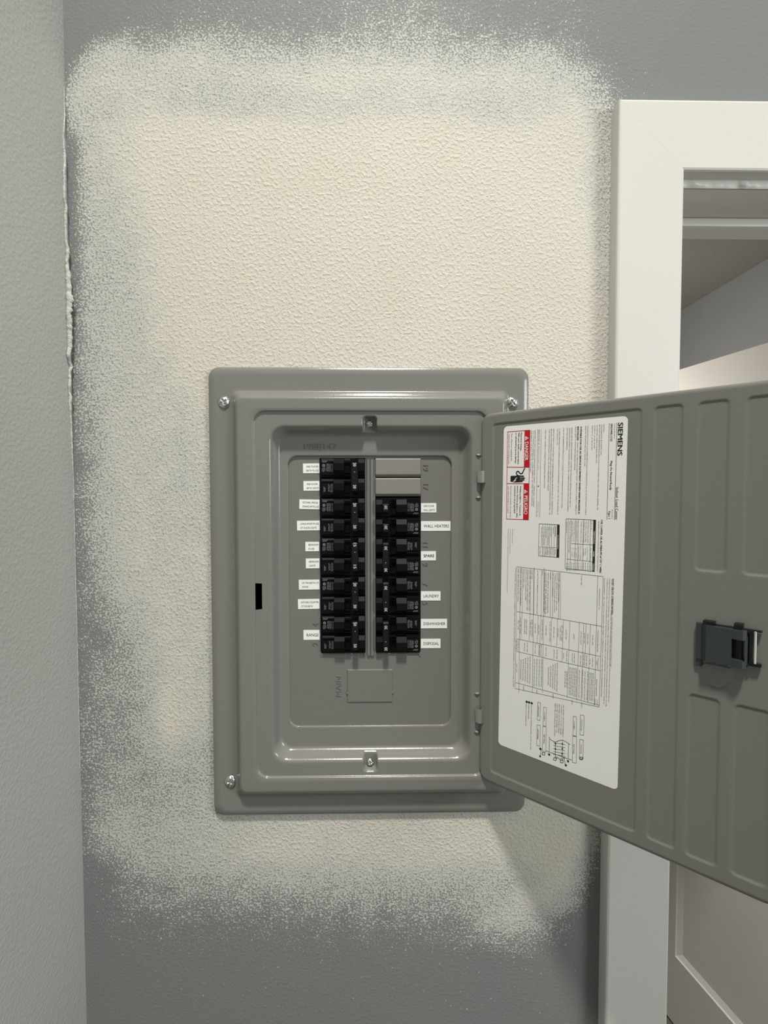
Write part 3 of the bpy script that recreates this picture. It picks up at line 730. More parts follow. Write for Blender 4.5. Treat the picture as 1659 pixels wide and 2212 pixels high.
[5,10,17,23,29,35,37,39,40,40,39,38,38,38,38,39,39,39,39,39,39,39,39,39,39,39,39,39,39,39,39,39,39,39,39,39,39,39,39,39,39,39,39,39,39,39,39,42,46,50,50,50,50,50,49,46,37,29,23,20],
[5,10,16,22,29,34,37,39,40,40,39,39,39,39,39,39,39,39,39,39,39,39,39,39,39,39,39,39,39,39,39,39,39,39,39,39,39,39,39,39,39,39,39,39,39,39,39,43,47,50,50,50,50,50,49,46,38,29,24,20],
[5,10,15,22,28,34,37,39,40,40,39,39,39,39,39,39,39,40,40,40,40,40,40,40,40,40,40,40,40,40,40,40,40,40,40,40,40,40,40,40,40,40,40,40,40,40,40,43,47,50,50,50,50,50,49,46,38,29,24,20],
[5,10,15,21,28,33,37,39,40,40,40,39,39,39,39,39,40,40,40,40,40,40,40,40,40,40,40,40,40,40,40,40,40,40,40,40,40,40,40,40,40,40,40,40,40,40,40,43,47,50,50,50,50,50,49,46,38,29,24,20],
[5,10,14,20,26,32,36,39,40,40,40,40,40,39,39,40,40,40,40,40,40,40,40,40,40,40,40,40,40,40,40,40,40,40,40,40,40,40,40,40,40,40,40,40,40,40,40,43,47,50,50,50,50,50,49,46,38,29,24,20],
[5,10,14,19,25,30,35,38,40,40,40,40,40,40,40,40,40,40,40,40,40,40,40,40,40,40,40,40,40,40,40,40,40,40,40,40,40,40,40,40,40,40,40,40,40,40,40,43,47,50,50,50,50,50,50,46,38,29,24,20],
[5,10,13,18,24,29,34,38,39,41,41,41,40,40,40,40,40,40,40,40,40,40,40,40,40,40,40,40,40,40,40,40,40,40,40,40,40,40,40,40,40,40,40,40,40,40,40,43,47,50,50,50,50,50,50,46,38,29,24,20],
[6,10,13,17,22,28,33,37,39,41,41,41,41,40,40,40,40,40,40,40,40,40,40,40,40,40,40,40,40,40,40,40,40,40,40,40,40,40,40,40,40,40,40,40,40,40,40,43,47,50,50,50,50,50,50,46,38,29,24,20],
[6,10,12,16,21,26,31,36,38,40,42,42,41,40,40,40,40,39,39,39,39,39,39,39,39,39,39,39,39,39,39,39,39,39,39,39,39,39,39,40,40,40,40,40,40,40,40,43,46,50,50,50,50,50,50,46,38,29,24,20],
[6,9,12,15,19,23,28,33,37,39,41,42,41,40,40,39,39,38,38,38,38,38,38,38,38,38,38,38,38,38,38,38,38,38,38,38,38,38,38,38,38,38,38,38,38,38,38,42,46,50,50,50,50,50,50,46,38,28,23,18],
[6,9,11,14,17,21,26,30,35,38,41,42,41,41,40,39,38,37,37,37,37,37,37,37,37,37,37,37,37,37,37,37,37,37,37,37,37,37,37,37,37,37,37,37,37,37,37,41,45,50,50,50,50,50,50,46,38,26,21,17],
[6,8,11,13,15,18,23,28,33,38,41,42,41,41,40,38,37,36,36,36,36,36,36,36,36,36,36,36,36,36,36,36,36,36,36,36,36,36,36,36,36,36,36,36,36,36,36,40,45,50,50,50,50,50,50,46,37,25,20,16],
[6,9,12,13,15,18,22,27,32,37,41,42,41,41,39,38,36,34,34,34,34,34,34,34,34,34,34,34,34,34,34,34,34,34,34,34,34,34,34,34,34,34,34,34,34,34,34,39,44,50,50,50,50,50,50,46,37,24,19,14],
[6,9,13,15,17,19,21,26,31,36,41,42,41,41,39,37,35,33,33,33,33,33,33,33,33,33,33,33,33,33,33,33,33,33,33,33,33,33,33,33,33,33,33,33,33,33,33,38,44,50,50,50,50,50,50,47,37,23,18,13],
[6,9,14,16,18,20,21,25,30,35,41,42,41,40,38,36,33,31,31,31,31,31,31,31,31,31,31,31,31,31,31,31,31,31,31,31,31,31,31,31,31,31,31,31,31,31,31,37,43,50,50,50,50,50,50,47,36,21,16,12],
[6,10,15,17,19,20,21,24,29,35,41,42,41,40,38,35,32,30,30,30,30,30,30,30,30,30,30,30,30,30,30,30,30,30,30,30,30,30,30,30,30,30,30,30,30,30,30,36,43,50,50,50,50,50,50,47,36,20,15,10],
[6,10,15,17,19,20,21,24,29,36,42,43,42,41,38,35,32,29,29,29,29,29,29,29,29,29,29,29,29,29,29,29,29,29,29,29,29,29,29,29,29,29,29,29,29,29,29,35,42,49,50,50,50,50,50,47,36,20,15,10],
[6,10,15,17,19,20,21,24,30,36,44,44,43,41,38,35,32,28,28,28,28,28,28,28,28,28,28,28,28,28,28,28,28,29,29,29,29,29,29,29,29,29,29,29,29,29,29,35,42,49,50,50,50,50,50,47,37,20,15,10],
[6,10,15,17,19,20,21,24,30,37,45,45,44,42,38,35,31,28,28,28,28,28,28,28,28,28,28,28,28,28,28,28,28,28,28,28,28,28,28,28,28,28,28,28,28,28,28,34,42,49,50,50,50,50,50,47,37,20,15,10],
[6,10,15,17,19,20,21,24,29,37,46,46,43,41,38,34,31,28,28,28,28,28,28,28,28,28,28,28,28,28,28,28,28,28,28,28,28,28,28,28,28,28,28,28,28,28,28,34,42,49,50,50,50,50,50,47,37,20,15,10],
[6,11,15,17,19,20,21,24,29,37,47,46,43,40,37,33,30,28,28,28,28,28,28,28,28,28,28,28,28,28,28,28,28,28,28,28,28,28,28,28,28,28,28,28,28,28,28,34,41,49,50,50,50,50,50,47,37,21,15,10],
[6,11,15,17,19,20,21,24,28,37,48,46,42,38,36,33,30,28,28,28,28,28,28,28,28,28,28,28,28,28,28,28,28,28,28,28,28,28,28,28,28,28,28,28,28,28,28,34,41,49,50,50,50,50,50,47,38,21,15,10],
[6,11,15,17,19,20,21,23,26,34,43,41,38,35,33,30,28,27,27,27,27,27,27,27,27,27,27,27,27,27,27,27,27,27,27,27,27,27,27,27,27,27,27,27,27,27,27,33,41,49,50,50,50,50,50,47,38,20,14,9],
[7,11,16,17,19,20,21,22,23,30,38,36,33,31,29,28,26,25,25,25,25,25,25,25,25,25,25,25,25,25,25,25,25,25,25,25,25,25,26,26,26,26,26,26,26,26,26,32,41,49,50,50,50,50,50,47,37,18,12,7],
[7,11,16,18,19,21,21,22,22,28,34,33,31,29,28,27,26,25,25,25,25,25,25,25,25,25,25,25,25,25,25,25,25,25,25,25,25,25,25,25,25,25,25,25,25,25,25,32,40,49,50,50,50,50,50,47,37,17,10,5],
[7,11,16,18,19,21,22,22,22,25,30,29,29,28,27,26,26,25,25,25,25,25,25,25,25,25,25,25,25,25,25,25,25,25,25,25,25,25,25,25,25,25,25,25,25,25,25,32,40,49,50,50,50,50,50,46,36,17,11,6],
[7,11,16,18,20,21,22,22,21,23,25,26,27,27,27,26,25,25,25,25,25,25,25,25,25,25,25,25,25,25,25,25,25,25,25,25,25,25,25,25,25,25,25,25,25,25,25,32,40,48,50,50,50,50,50,45,35,17,11,6],
[7,11,16,18,21,23,24,23,22,24,26,27,27,28,28,28,27,27,27,28,28,28,28,28,28,28,28,28,28,28,28,28,28,28,28,28,28,28,27,27,27,27,27,27,27,27,27,33,41,49,50,50,50,50,50,44,34,17,10,5],
[7,12,16,19,23,24,26,24,22,24,27,28,29,30,30,30,30,30,30,31,31,32,32,32,32,32,32,32,32,32,32,32,32,32,32,32,32,32,32,32,32,31,31,31,31,31,31,36,42,49,50,50,50,50,50,44,33,16,9,4],
[7,12,17,20,24,26,27,25,23,25,28,29,30,31,31,32,32,32,33,34,35,36,37,36,36,36,36,36,36,36,36,36,36,36,36,36,36,36,36,36,36,36,36,36,35,35,35,39,44,49,50,50,50,50,50,43,32,14,7,2],
[7,12,17,21,26,28,29,27,25,27,29,30,31,32,33,33,34,35,35,36,37,38,39,39,39,39,39,39,39,39,39,39,39,39,39,39,39,39,39,39,39,39,39,39,39,39,39,42,46,49,50,50,50,50,49,42,31,13,6,1],
[7,12,17,22,27,29,30,28,27,28,30,31,32,33,34,35,36,37,37,38,39,40,40,40,41,41,41,41,41,41,41,41,41,41,41,41,41,41,41,41,41,41,42,42,43,43,43,45,47,49,50,50,50,49,48,40,29,13,6,1],
[7,12,17,22,27,29,31,29,28,30,31,32,33,34,35,36,37,38,39,40,41,41,42,42,42,43,43,43,43,43,43,43,43,43,43,43,43,43,43,44,44,44,44,45,46,47,47,48,49,50,50,50,50,49,47,38,27,13,6,1],
[7,12,17,20,23,27,30,29,29,30,31,32,33,34,35,37,38,39,40,42,43,44,44,44,44,43,43,43,43,43,43,43,43,43,43,43,43,43,44,44,44,44,44,45,45,46,46,47,48,49,49,50,50,48,45,34,22,11,5,1],
[7,12,16,18,20,24,29,29,30,30,31,32,32,33,35,37,39,40,42,43,45,46,47,46,45,44,43,43,43,43,43,43,43,43,43,43,44,44,44,44,44,44,44,45,45,45,45,46,47,48,49,49,50,47,43,30,17,9,4,1],
[4,8,10,12,14,19,25,26,28,29,30,31,31,32,33,34,36,37,38,40,41,42,43,42,42,41,41,40,40,41,41,41,41,41,41,42,42,42,42,42,42,42,42,42,43,43,43,44,45,46,47,48,49,45,40,26,13,6,3,1],
[2,4,6,8,10,15,20,23,25,27,28,29,29,30,30,31,32,33,34,35,36,37,37,37,37,37,36,36,37,37,37,38,38,38,38,39,39,39,39,38,38,38,38,38,38,38,39,40,41,43,45,46,48,43,35,22,10,5,2,0],
[2,3,5,7,9,13,16,18,20,21,23,23,24,25,25,26,26,27,28,28,29,30,31,31,31,31,31,31,31,32,32,32,32,32,33,33,33,33,33,33,32,32,33,33,33,34,34,36,39,41,43,45,47,40,30,18,7,3,1,0],
[2,2,4,7,10,12,14,16,17,19,20,20,21,22,22,22,23,23,24,24,25,25,26,26,26,26,27,27,27,27,27,27,27,27,27,27,27,27,27,27,27,27,27,28,29,30,30,33,36,40,42,45,47,38,24,13,4,1,0,0],
[0,1,4,7,10,12,13,15,16,17,18,19,19,20,20,20,20,21,21,21,22,22,22,23,23,23,23,24,24,24,24,24,24,24,24,24,25,25,25,25,24,24,25,27,28,30,31,34,38,42,43,42,42,33,20,11,3,1,0,0],
[0,1,3,6,9,10,12,13,14,15,16,16,16,17,17,17,17,18,18,18,18,19,19,19,19,20,20,20,20,20,21,21,21,21,21,21,22,22,22,22,22,22,24,26,28,30,32,36,40,44,43,40,37,28,17,8,2,1,0,0],
[0,0,2,5,8,8,9,10,11,12,12,13,13,13,13,13,13,14,14,14,14,14,15,15,15,15,16,16,16,16,17,17,17,17,18,18,18,18,19,19,19,19,22,25,28,31,35,36,37,37,35,31,28,20,12,5,1,0,0,0],
[0,0,2,4,6,7,8,9,9,10,10,10,10,10,10,10,10,10,11,11,11,11,11,11,12,12,12,12,13,13,13,13,13,14,14,14,14,15,15,16,16,17,19,24,28,32,36,36,34,31,27,23,18,13,7,3,0,0,0,0],
[0,0,2,4,6,6,7,7,8,8,8,8,8,8,8,8,8,8,8,9,9,9,9,9,10,10,10,10,10,10,11,11,11,11,11,12,12,12,13,13,14,14,16,20,23,26,30,29,27,25,21,18,15,10,5,2,0,0,0,0],
[0,0,1,3,4,5,5,6,6,6,6,6,7,7,6,6,6,6,6,6,7,7,7,7,7,8,8,8,8,8,8,8,8,9,9,9,9,10,10,11,11,11,13,16,18,21,23,23,20,18,16,13,11,8,3,1,0,0,0,0],
[0,0,1,2,3,4,4,4,4,5,5,5,5,5,5,5,5,5,5,5,5,5,5,5,6,6,6,6,6,6,6,6,6,6,7,7,7,7,7,8,8,8,10,11,13,15,16,16,14,13,11,10,8,5,2,0,0,0,0,0],
[0,0,0,1,2,2,2,3,3,3,3,3,3,3,3,3,3,3,3,3,3,4,4,4,4,4,4,4,4,4,4,4,4,4,4,5,5,5,5,5,5,5,6,7,8,9,10,10,9,8,7,6,5,4,1,0,0,0,0,0],
[0,0,0,1,1,2,2,2,2,2,2,2,2,2,2,2,2,2,2,3,3,3,3,3,3,3,3,3,3,3,3,3,3,3,3,3,3,3,3,3,3,3,3,3,3,4,4,4,4,4,4,3,3,2,1,0,0,0,0,0],
[0,0,0,1,1,2,2,2,2,2,2,2,2,2,2,2,2,2,2,2,2,3,3,3,3,3,3,3,3,3,3,3,3,3,3,3,3,3,3,3,3,3,3,3,3,3,4,4,4,4,3,3,2,2,1,0,0,0,0,0],
[0,0,0,1,1,1,2,2,2,2,2,2,2,2,2,2,2,2,2,2,2,2,2,2,2,2,2,2,2,2,2,2,2,2,2,2,2,2,2,2,2,2,3,3,3,3,3,3,3,3,3,3,2,1,0,0,0,0,0,0],
[0,0,0,1,1,1,1,2,2,2,2,2,2,2,2,2,2,2,2,2,2,2,2,2,2,2,2,2,2,2,2,2,2,2,2,2,2,2,2,2,2,2,2,2,3,3,3,3,3,3,3,2,2,1,0,0,0,0,0,0],
[0,0,0,1,1,1,1,1,1,1,1,1,1,1,1,1,1,2,2,2,2,2,2,2,2,2,2,2,2,2,2,2,2,2,2,2,2,2,2,2,2,2,2,2,2,2,2,3,3,3,2,2,2,1,0,0,0,0,0,0],
[0,0,0,1,1,1,1,1,1,1,1,1,1,1,1,1,1,1,1,1,1,2,2,2,2,2,2,2,2,2,2,2,2,2,2,2,2,2,2,2,2,2,2,2,2,2,2,2,2,2,2,2,2,1,0,0,0,0,0,0],
[0,0,0,0,1,1,1,1,1,1,1,1,1,1,1,1,1,1,1,1,1,1,1,1,1,1,1,1,1,1,1,1,1,1,1,1,1,1,1,1,1,1,1,2,2,2,2,2,2,2,2,2,1,1,0,0,0,0,0,0],
[0,0,0,0,0,1,1,1,1,1,1,1,1,1,1,1,1,1,1,1,1,1,1,1,1,1,1,1,1,1,1,1,1,1,1,1,1,1,1,1,1,1,1,1,1,1,1,2,2,2,1,1,1,1,0,0,0,0,0,0],
[0,0,0,0,0,0,0,1,1,1,1,1,1,1,1,1,1,1,1,1,1,1,1,1,1,1,1,1,1,1,1,1,1,1,1,1,1,1,1,1,1,1,1,1,1,1,1,1,1,1,1,1,1,1,0,0,0,0,0,0]]
# ---------------------------------------------------------------- structure: walls, floor, door casing, the room behind
CG = np.array(COAT) / 50.0      # spray thickness surveyed on a 12.5 mm grid, top row z = +0.64, first column x = -0.40
def coat_at(x, z):
    fx = np.clip((x + 0.40) / 0.0125, 0, CG.shape[1] - 1.001); fz = np.clip((0.64 - z) / 0.0125, 0, CG.shape[0] - 1.001)
    i, j = fx.astype(int), fz.astype(int); u, v = fx - i, fz - j
    return (CG[j, i] * (1 - u) + CG[j, i + 1] * u) * (1 - v) + (CG[j + 1, i] * (1 - u) + CG[j + 1, i + 1] * u) * v

XL = -0.386                                   # inside corner with the left wall
OPX0, OPX1, OPZ = 0.375, 1.155, 0.402         # doorway (rough opening)
HX0, HX1, HZ0, HZ1 = -0.190, 0.180, -0.395, 0.132   # hole for the panel box
WT = 0.115
def axis(pts, step):
    out = []
    for a, b_ in zip(pts[:-1], pts[1:]):
        n = max(1, int(math.ceil((b_ - a) / step)))
        out += list(np.linspace(a, b_, n + 1)[:-1])
    return np.array(out + [pts[-1]])
gx = np.concatenate([axis([XL, HX0, HX1, 0.32], 0.009), [OPX0, 0.7, OPX1, 1.6, 2.2]])
gz = np.concatenate([[-EYE, -1.2], axis([-0.74, HZ0, HZ1, OPZ, 0.64], 0.009), [0.9, 1.3]])
xx, zz = np.meshgrid(gx, gz)
V = np.stack([xx.ravel(), np.zeros(xx.size), zz.ravel() + EYE], 1)
nx = len(gx); F = []
for j in range(len(gz) - 1):
    for i in range(nx - 1):
        cx, cz = (gx[i] + gx[i + 1]) / 2, (gz[j] + gz[j + 1]) / 2
        if OPX0 < cx < OPX1 and cz < OPZ: continue
        if HX0 < cx < HX1 and HZ0 < cz < HZ1: continue
        F.append((j * nx + i, j * nx + i + 1, (j + 1) * nx + i + 1, (j + 1) * nx + i))
wall_back = struct(mesh_obj('wall_back', V, F, m_wall))
cv = np.where(xx.ravel() < 0.335, coat_at(xx.ravel(), zz.ravel()), 0.0)
a_ = wall_back.data.attributes.new('coat', 'FLOAT', 'POINT'); a_.data.foreach_set('value', cv.astype(np.float32))

mb = MB(); mb.box((XL - 0.12, -2.4, 0), (XL, 0.0, EYE + 1.3)); wall_left = struct(mb.build('wall_left', m_wall_l))
mb = MB(); mb.box((XL - 0.12, -2.4, -0.05), (2.2, 2.5, 0)); struct(mb.build('floor', m_floor))
# closet side: back of the partition, side walls, far wall, ceiling
mb = MB()
for a, c in (((0.2, WT - 0.01, 0), (OPX0, WT, EYE + 0.775)), ((OPX1, WT - 0.01, 0), (1.30, WT, EYE + 0.775)), ((OPX0, WT - 0.01, EYE + OPZ), (OPX1, WT, EYE + 0.775))): mb.box(a, c)
struct(mb.build('wall_front', m_room))
mb = MB(); mb.box((1.302, WT - 0.01, 0), (1.40, 2.5, EYE + 0.775)); struct(mb.build('wall_right', m_room))
mb = MB(); mb.box((0.1, WT + 0.002, 0), (0.2, 2.5, EYE + 0.775)); struct(mb.build('wall_side', m_room))
mb = MB(); mb.box((0.1, 2.4, 0), (1.40, 2.5, EYE + 0.775)); struct(mb.build('wall_far', m_room))
mb = MB(); mb.box((0.1, WT, EYE + 0.776), (1.42, 2.5, EYE + 0.84)); struct(mb.build('ceiling', m_ceil))

# spackle squeezed out along the inside corner: an uneven ridge with a bulge
def ridge(name, z0, z1, prof, parent, seed):
    rng = np.random.RandomState(seed)
    n_ = 420; zs = np.linspace(z0, z1, n_); vs_, fs = [], []
    jit = np.convolve(rng.randn(n_ + 20), np.ones(4) / 3, 'same')[:n_]; jit2 = np.convolve(rng.randn(n_ + 20), np.ones(7) / 5, 'same')[:n_]
    for k, z in enumerate(zs):
        w, d = prof(z)
        w = max(0.0006, w * (1 + 0.30 * jit[k])); d = max(0.0006, d * (1 + 0.22 * jit2[k]))
        for t in np.linspace(0, 1, 7):
            # from the left wall's face round to a lip standing proud of the corner
            ang = math.pi * t
            vs_.append((XL - 0.0004 + w * (0.5 - 0.5 * math.cos(ang)) * (0.9 if t < 1 else 0.6), -d * (0.35 + 0.65 * math.sin(ang * 0.75 + 0.5)), z + EYE))
    for k in range(n_ - 1):
        for i in range(6):
            a = k * 7 + i; fs.append((a, a + 1, a + 8, a + 7))
    return mesh_obj(name, vs_, fs, m_caulk, parent, True)
def prof1(z):
    e = min(1, max(0, (0.50 - z) / 0.10)) * min(1, max(0, (z - 0.02) / 0.12))
    bulge = math.exp(-((z - 0.22) / 0.055) ** 2)
    return (0.0011 + 0.0026 * e + 0.0048 * bulge, 0.0015 + 0.0075 * e)
ridge('spackle_ridge', -0.36, 0.505, prof1, wall_left, 4)

# casing and jambs (flat stock, eased edges)
def board(name, a, c, mat=m_trim, bev=0.0022):
    mb = MB(); mb.box(a, c, 0, bev); return mb.build(name, mat)
CT = 0.0215
def mitred(name, pts, joints=()):
    """flat casing board from its outline (x, z) on the wall, with an eased front edge"""
    n = len(pts); v = []
    cx = sum(p[0] for p in pts) / n; cz = sum(p[1] for p in pts) / n
    P = np.array(pts)
    def inset(d):
        out = []
        for i in range(n):
            p0, p1, p2 = P[i - 1], P[i], P[(i + 1) % n]
            e1 = (p1 - p0) / np.linalg.norm(p1 - p0); e2 = (p2 - p1) / np.linalg.norm(p2 - p1)
            n1 = np.array([-e1[1], e1[0]]); n2 = np.array([-e2[1], e2[0]])
            w1, w2 = (0.0 if (i - 1) % n in joints else d), (0.0 if i in joints else d)
            M_ = np.array([n1, n2]); out.append(p1 + np.linalg.solve(M_, np.array([w1, w2])))
        return out
    vs_ = []
    for d, y in ((0, -0.0002), (0, -CT + 0.003), (0.0009, -CT + 0.0009), (0.003, -CT)):
        vs_ += [(q[0], y, q[1] + EYE) for q in inset(d)]
    fs = []
    for k in range(3):
        for i in range(n): fs.append((k * n + i, k * n + (i + 1) % n, (k + 1) * n + (i + 1) % n, (k + 1) * n + i))
    fs.append(tuple(range(3 * n, 4 * n))); fs.append(tuple(range(n))[::-1])
    o = mesh_obj(name, vs_, fs, m_trim)
    bm = bmesh.new(); bm.from_mesh(o.data); bmesh.ops.recalc_face_normals(bm, faces=bm.faces[:]); bm.to_mesh(o.data); bm.free()
    return o
CX0, CX1, CZ0, CZ1 = 0.3015, 0.3842, 0.3995, 0.4845
RX0, RX1 = 1.146, 1.228
struct(mitred('trim_1', [(CX0, -EYE + 0.001), (CX1, -EYE + 0.001), (CX1, CZ0), (CX0, CZ1)], (2,)), 'white flat door casing board beside the electrical panel')
struct(mitred('trim_2', [(CX0 + 0.0001, CZ1), (CX1 + 0.0001, CZ0), (RX0, CZ0), (RX1, CZ1)], (0, 2)), 'white flat head casing board over the doorway')
struct(mitred('trim_3', [(RX0, -EYE + 0.001), (RX1, -EYE + 0.001), (RX1, CZ1 - 0.0002), (RX0, CZ0 - 0.0002)], (2,)), 'white flat casing board on the far side of the doorway')
JZ = 0.3885
struct(board('trim_4', (OPX0 + 0.0005, 0.0, 0.001), (0.389, WT + 0.004, EYE + JZ), bev=0.0015), 'white side jamb of the doorway next to the panel')
struct(board('trim_5', (OPX0 + 0.0005, 0.0, EYE + JZ), (OPX1 - 0.0005, WT + 0.004, EYE + 0.4015), bev=0.0022), 'white head jamb over the doorway')
struct(board('trim_6', (1.141, 0.0, 0.001), (OPX1 - 0.0005, WT + 0.004, EYE + JZ), bev=0.0015), 'white side jamb on the far side of the doorway')
struct(board('trim_7', (0.3895, 0.066, EYE + JZ - 0.0125), (1.1405, 0.104, EYE + JZ - 0.0002), bev=0.003), 'white door stop strip under the head jamb')
# lumpy caulk line between casing and head jamb
rng = np.random.RandomState(8); vs_, fs = [], []
for k in range(160):
    x = 0.386 + k * (0.75 / 159); r = 0.0022 * (0.55 + 0.8 * abs(rng.randn()) * (rng.rand() < 0.5) + 0.25 * rng.rand())
    for i in range(6):
        t = i / 5 * math.pi
        vs_.append((x, -0.002 - r * math.sin(t), EYE + JZ + 0.011 - 0.011 * i / 5 - r * 0.3 * math.sin(t)))
for k in range(159):
    for i in range(5): fs.append((k * 6 + i, k * 6 + i + 1, k * 6 + i + 7, k * 6 + i + 6))
mesh_obj('caulk_line', vs_, fs, m_trim, bpy.data.objects['trim_5'], True)

# open door leaf in the room behind: stiles, rails and recessed panel with sloped moulding
def door_leaf():
    A = Vector((1.088, 0.135)); B = Vector((0.923, 0.987))           # visible face, hinge end to free end
    L = (B - A).length; ud = (B - A) / L; nd = Vector((-ud.y, ud.x))
    if nd.x > 0: nd = -nd                                           # towards the doorway
    H = 2.060; ZB = 0.008
    holes = [(0.11, L - 0.105, 0.222, 0.90), (0.11, L - 0.105, 1.03, H - 0.12)]
    mb = MB()
    def P3(s, z, d): q = A + ud * s + nd * d; return (q.x, q.y, z + ZB)
    ss = [0, 0.11, L - 0.105, L]; zs = [0, 0.222, 0.90, 1.03, H - 0.12, H]
    for side, d0 in ((1, 0.0), (-1, -0.035)):
        for i in range(3):
            for j in range(5):
                hole = i == 1 and j in (1, 3)
                s0, s1, z0, z1 = ss[i], ss[i + 1], zs[j], zs[j + 1]
                if not hole:
                    mb.add([P3(s0, z0, d0), P3(s1, z0, d0), P3(s1, z1, d0), P3(s0, z1, d0)], [(0, 1, 2, 3)])
                else:
                    steps = [(0, 0), (0.002, -0.004), (0.016, -0.010), (0.018, -0.011)]
                    prev = None
                    for w, dd in steps:
                        q = [P3(s0 + w, z0 + w, d0 + side * dd), P3(s1 - w, z0 + w, d0 + side * dd), P3(s1 - w, z1 - w, d0 + side * dd), P3(s0 + w, z1 - w, d0 + side * dd)]
                        if prev: mb.add(prev + q, [(k, (k + 1) % 4, (k + 1) % 4 + 4, k + 4) for k in range(4)])
                        prev = q
                    mb.add(prev, [(0, 1, 2, 3)])
    c = [(0, 0), (L, 0), (L, H), (0, H)]
    for k in range(4):
        (s0, z0), (s1, z1) = c[k], c[(k + 1) % 4]
        mb.add([P3(s0, z0, 0), P3(s1, z1, 0), P3(s1, z1, -0.035), P3(s0, z0, -0.035)], [(0, 1, 2, 3)])
    return mb.build('door_1', m_leaf)
struct(door_leaf(), 'white panelled door leaf standing open in the room behind')

# ---------------------------------------------------------------- electrical panel
PC = Vector((-0.007, 0.0, EYE - 0.131))           # centre of the panel on the wall
panel = empty('electrical_panel', PC, 'open grey metal electrical breaker panel recessed in the sprayed wall', 'electrical panel')
def loc(x, y, z): return (x - PC.x, y, z + EYE - PC.z)
def rrect(x0, z1, x1, z0, r, ts_h, ts_v, na=8):
    """rounded rectangle, clockwise from the top left corner as seen by the viewer"""
    pts = []
    xa, xb, za, zb = x0 + r, x1 - r, z1 - r, z0 + r
    def arc(cx, cz, a0):
        for i in range(1, na): a = a0 - math.pi / 2 * i / na; pts.append((cx + r * math.cos(a), cz + r * math.sin(a)))
    for t in ts_h: pts.append((xa + (xb - xa) * t, z1))
    arc(xb, za, math.pi / 2)
    for t in ts_v: pts.append((x1, za + (zb - za) * t))
    arc(xb, zb, 0)
    for t in ts_h: pts.append((xb + (xa - xb) * t, z0))
    arc(xa, zb, -math.pi / 2)
    for t in ts_v: pts.append((x0, zb + (za - zb) * t))
    arc(xa, za, math.pi)
    return np.array(pts)
ts_h = sorted(set([0, 1] + [round(i / 24, 4) for i in range(25)] + [round(0.425 + 0.0045 * i, 4) for i in range(34)]))
def tz(z): return (z + 0.3475) / (0.088 + 0.3475)
ts_v = sorted(set([i / 40 for i in range(41)] + [0.461, 0.5385]))
KEY = [  # left, top, right, bottom, radius, depth y, sub-loops from the previous key, shape
    (-0.2115, 0.1600, 0.1974, -0.4224, 0.0140, -0.0002, 0, 0),
    (-0.2115, 0.1600, 0.1974, -0.4224, 0.0140, -0.0040, 1, 0),
    (-0.2103, 0.1588, 0.1962, -0.4212, 0.0130, -0.0054, 3, 0),
    (-0.1835, 0.1318, 0.1718, -0.4005, 0.0070, -0.0056, 3, 0),
    (-0.1705, 0.1165, 0.1610, -0.3815, 0.0075, -0.0175, 10, 1),
    (-0.1528, 0.1035, 0.1428, -0.3663, 0.0150, -0.0178, 3, 0),
    (-0.1512, 0.1018, 0.1412, -0.3645, 0.0140, -0.0152, 4, 1),
    (-0.1345, 0.0868, 0.1260, -0.3487, 0.0190, -0.0150, 16, 0),
    (-0.1215, 0.0705, 0.1108, -0.3325, 0.0150, 0.0006, 15, 1),
    (-0.1131, 0.0482, 0.0999, -0.3077, 0.0125, 0.0008, 10, 0),
    (-0.1127, 0.0478, 0.0995, -0.3073, 0.0122, 0.0012, 1, 0),
    (-0.1127, 0.0478, 0.0995, -0.3073, 0.0122, 0.0036, 1, 0)]
loops = []
for k, kk in enumerate(KEY):
    cur = (rrect(*kk[:5], ts_h, ts_v), kk[5])
    if k == 0: loops.append(cur); continue
    prv = (rrect(*KEY[k - 1][:5], ts_h, ts_v), KEY[k - 1][5])
    for i in range(1, kk[6] + 1):
        t = i / kk[6]; g = t * t * t * (t * (6 * t - 15) + 10) if kk[7] else t
        loops.append((prv[0] * (1 - t) + cur[0] * t, prv[1] * (1 - g) + cur[1] * g))
nl = len(loops[0][0])
PV = np.concatenate([np.column_stack([l[0][:, 0], np.full(nl, l[1]), l[0][:, 1]]) for l in loops])
def sm(x, a, b_):
    t = np.clip((x - a) / (b_ - a), 0, 1); return t * t * (3 - 2 * t)
# pockets for the two cover screws, at the top and the bottom of the well
for zc, sgn in ((0.0892, 1), (-0.3526, -1)):
    u = PV[:, 0] + 0.0066; w = (PV[:, 2] - zc) * sgn
    d = np.maximum(np.abs(u) - 0.0082, w - 0.0068)
    q = np.maximum(np.abs(u) - 0.0042, 0) ** 2 + np.maximum(w - 0.0028, 0) ** 2
    d = np.where((np.abs(u) > 0.0042) & (w > 0.0028), np.sqrt(q) - 0.004, d)
    mask = (1 - sm(d, -0.0012, 0.0012)) * (np.abs(w) < 0.034)
    PV[:, 1] = PV[:, 1] * (1 - mask) + np.maximum(PV[:, 1], -0.0050) * mask
PF = []
for k in range(len(loops) - 1):
    for i in range(nl):
        j = (i + 1) % nl
        q = (k * nl + i, (k + 1) * nl + i, (k + 1) * nl + j, k * nl + j)
        c = PV[list(q)].mean(0)
        if -0.1522 < c[0] < -0.1438 and -0.1484 < c[2] < -0.1141: continue          # latch slot
        PF.append(q)
tc = mesh_obj('trim_cover', [loc(*v) for v in PV], PF, m_panel, panel, True)
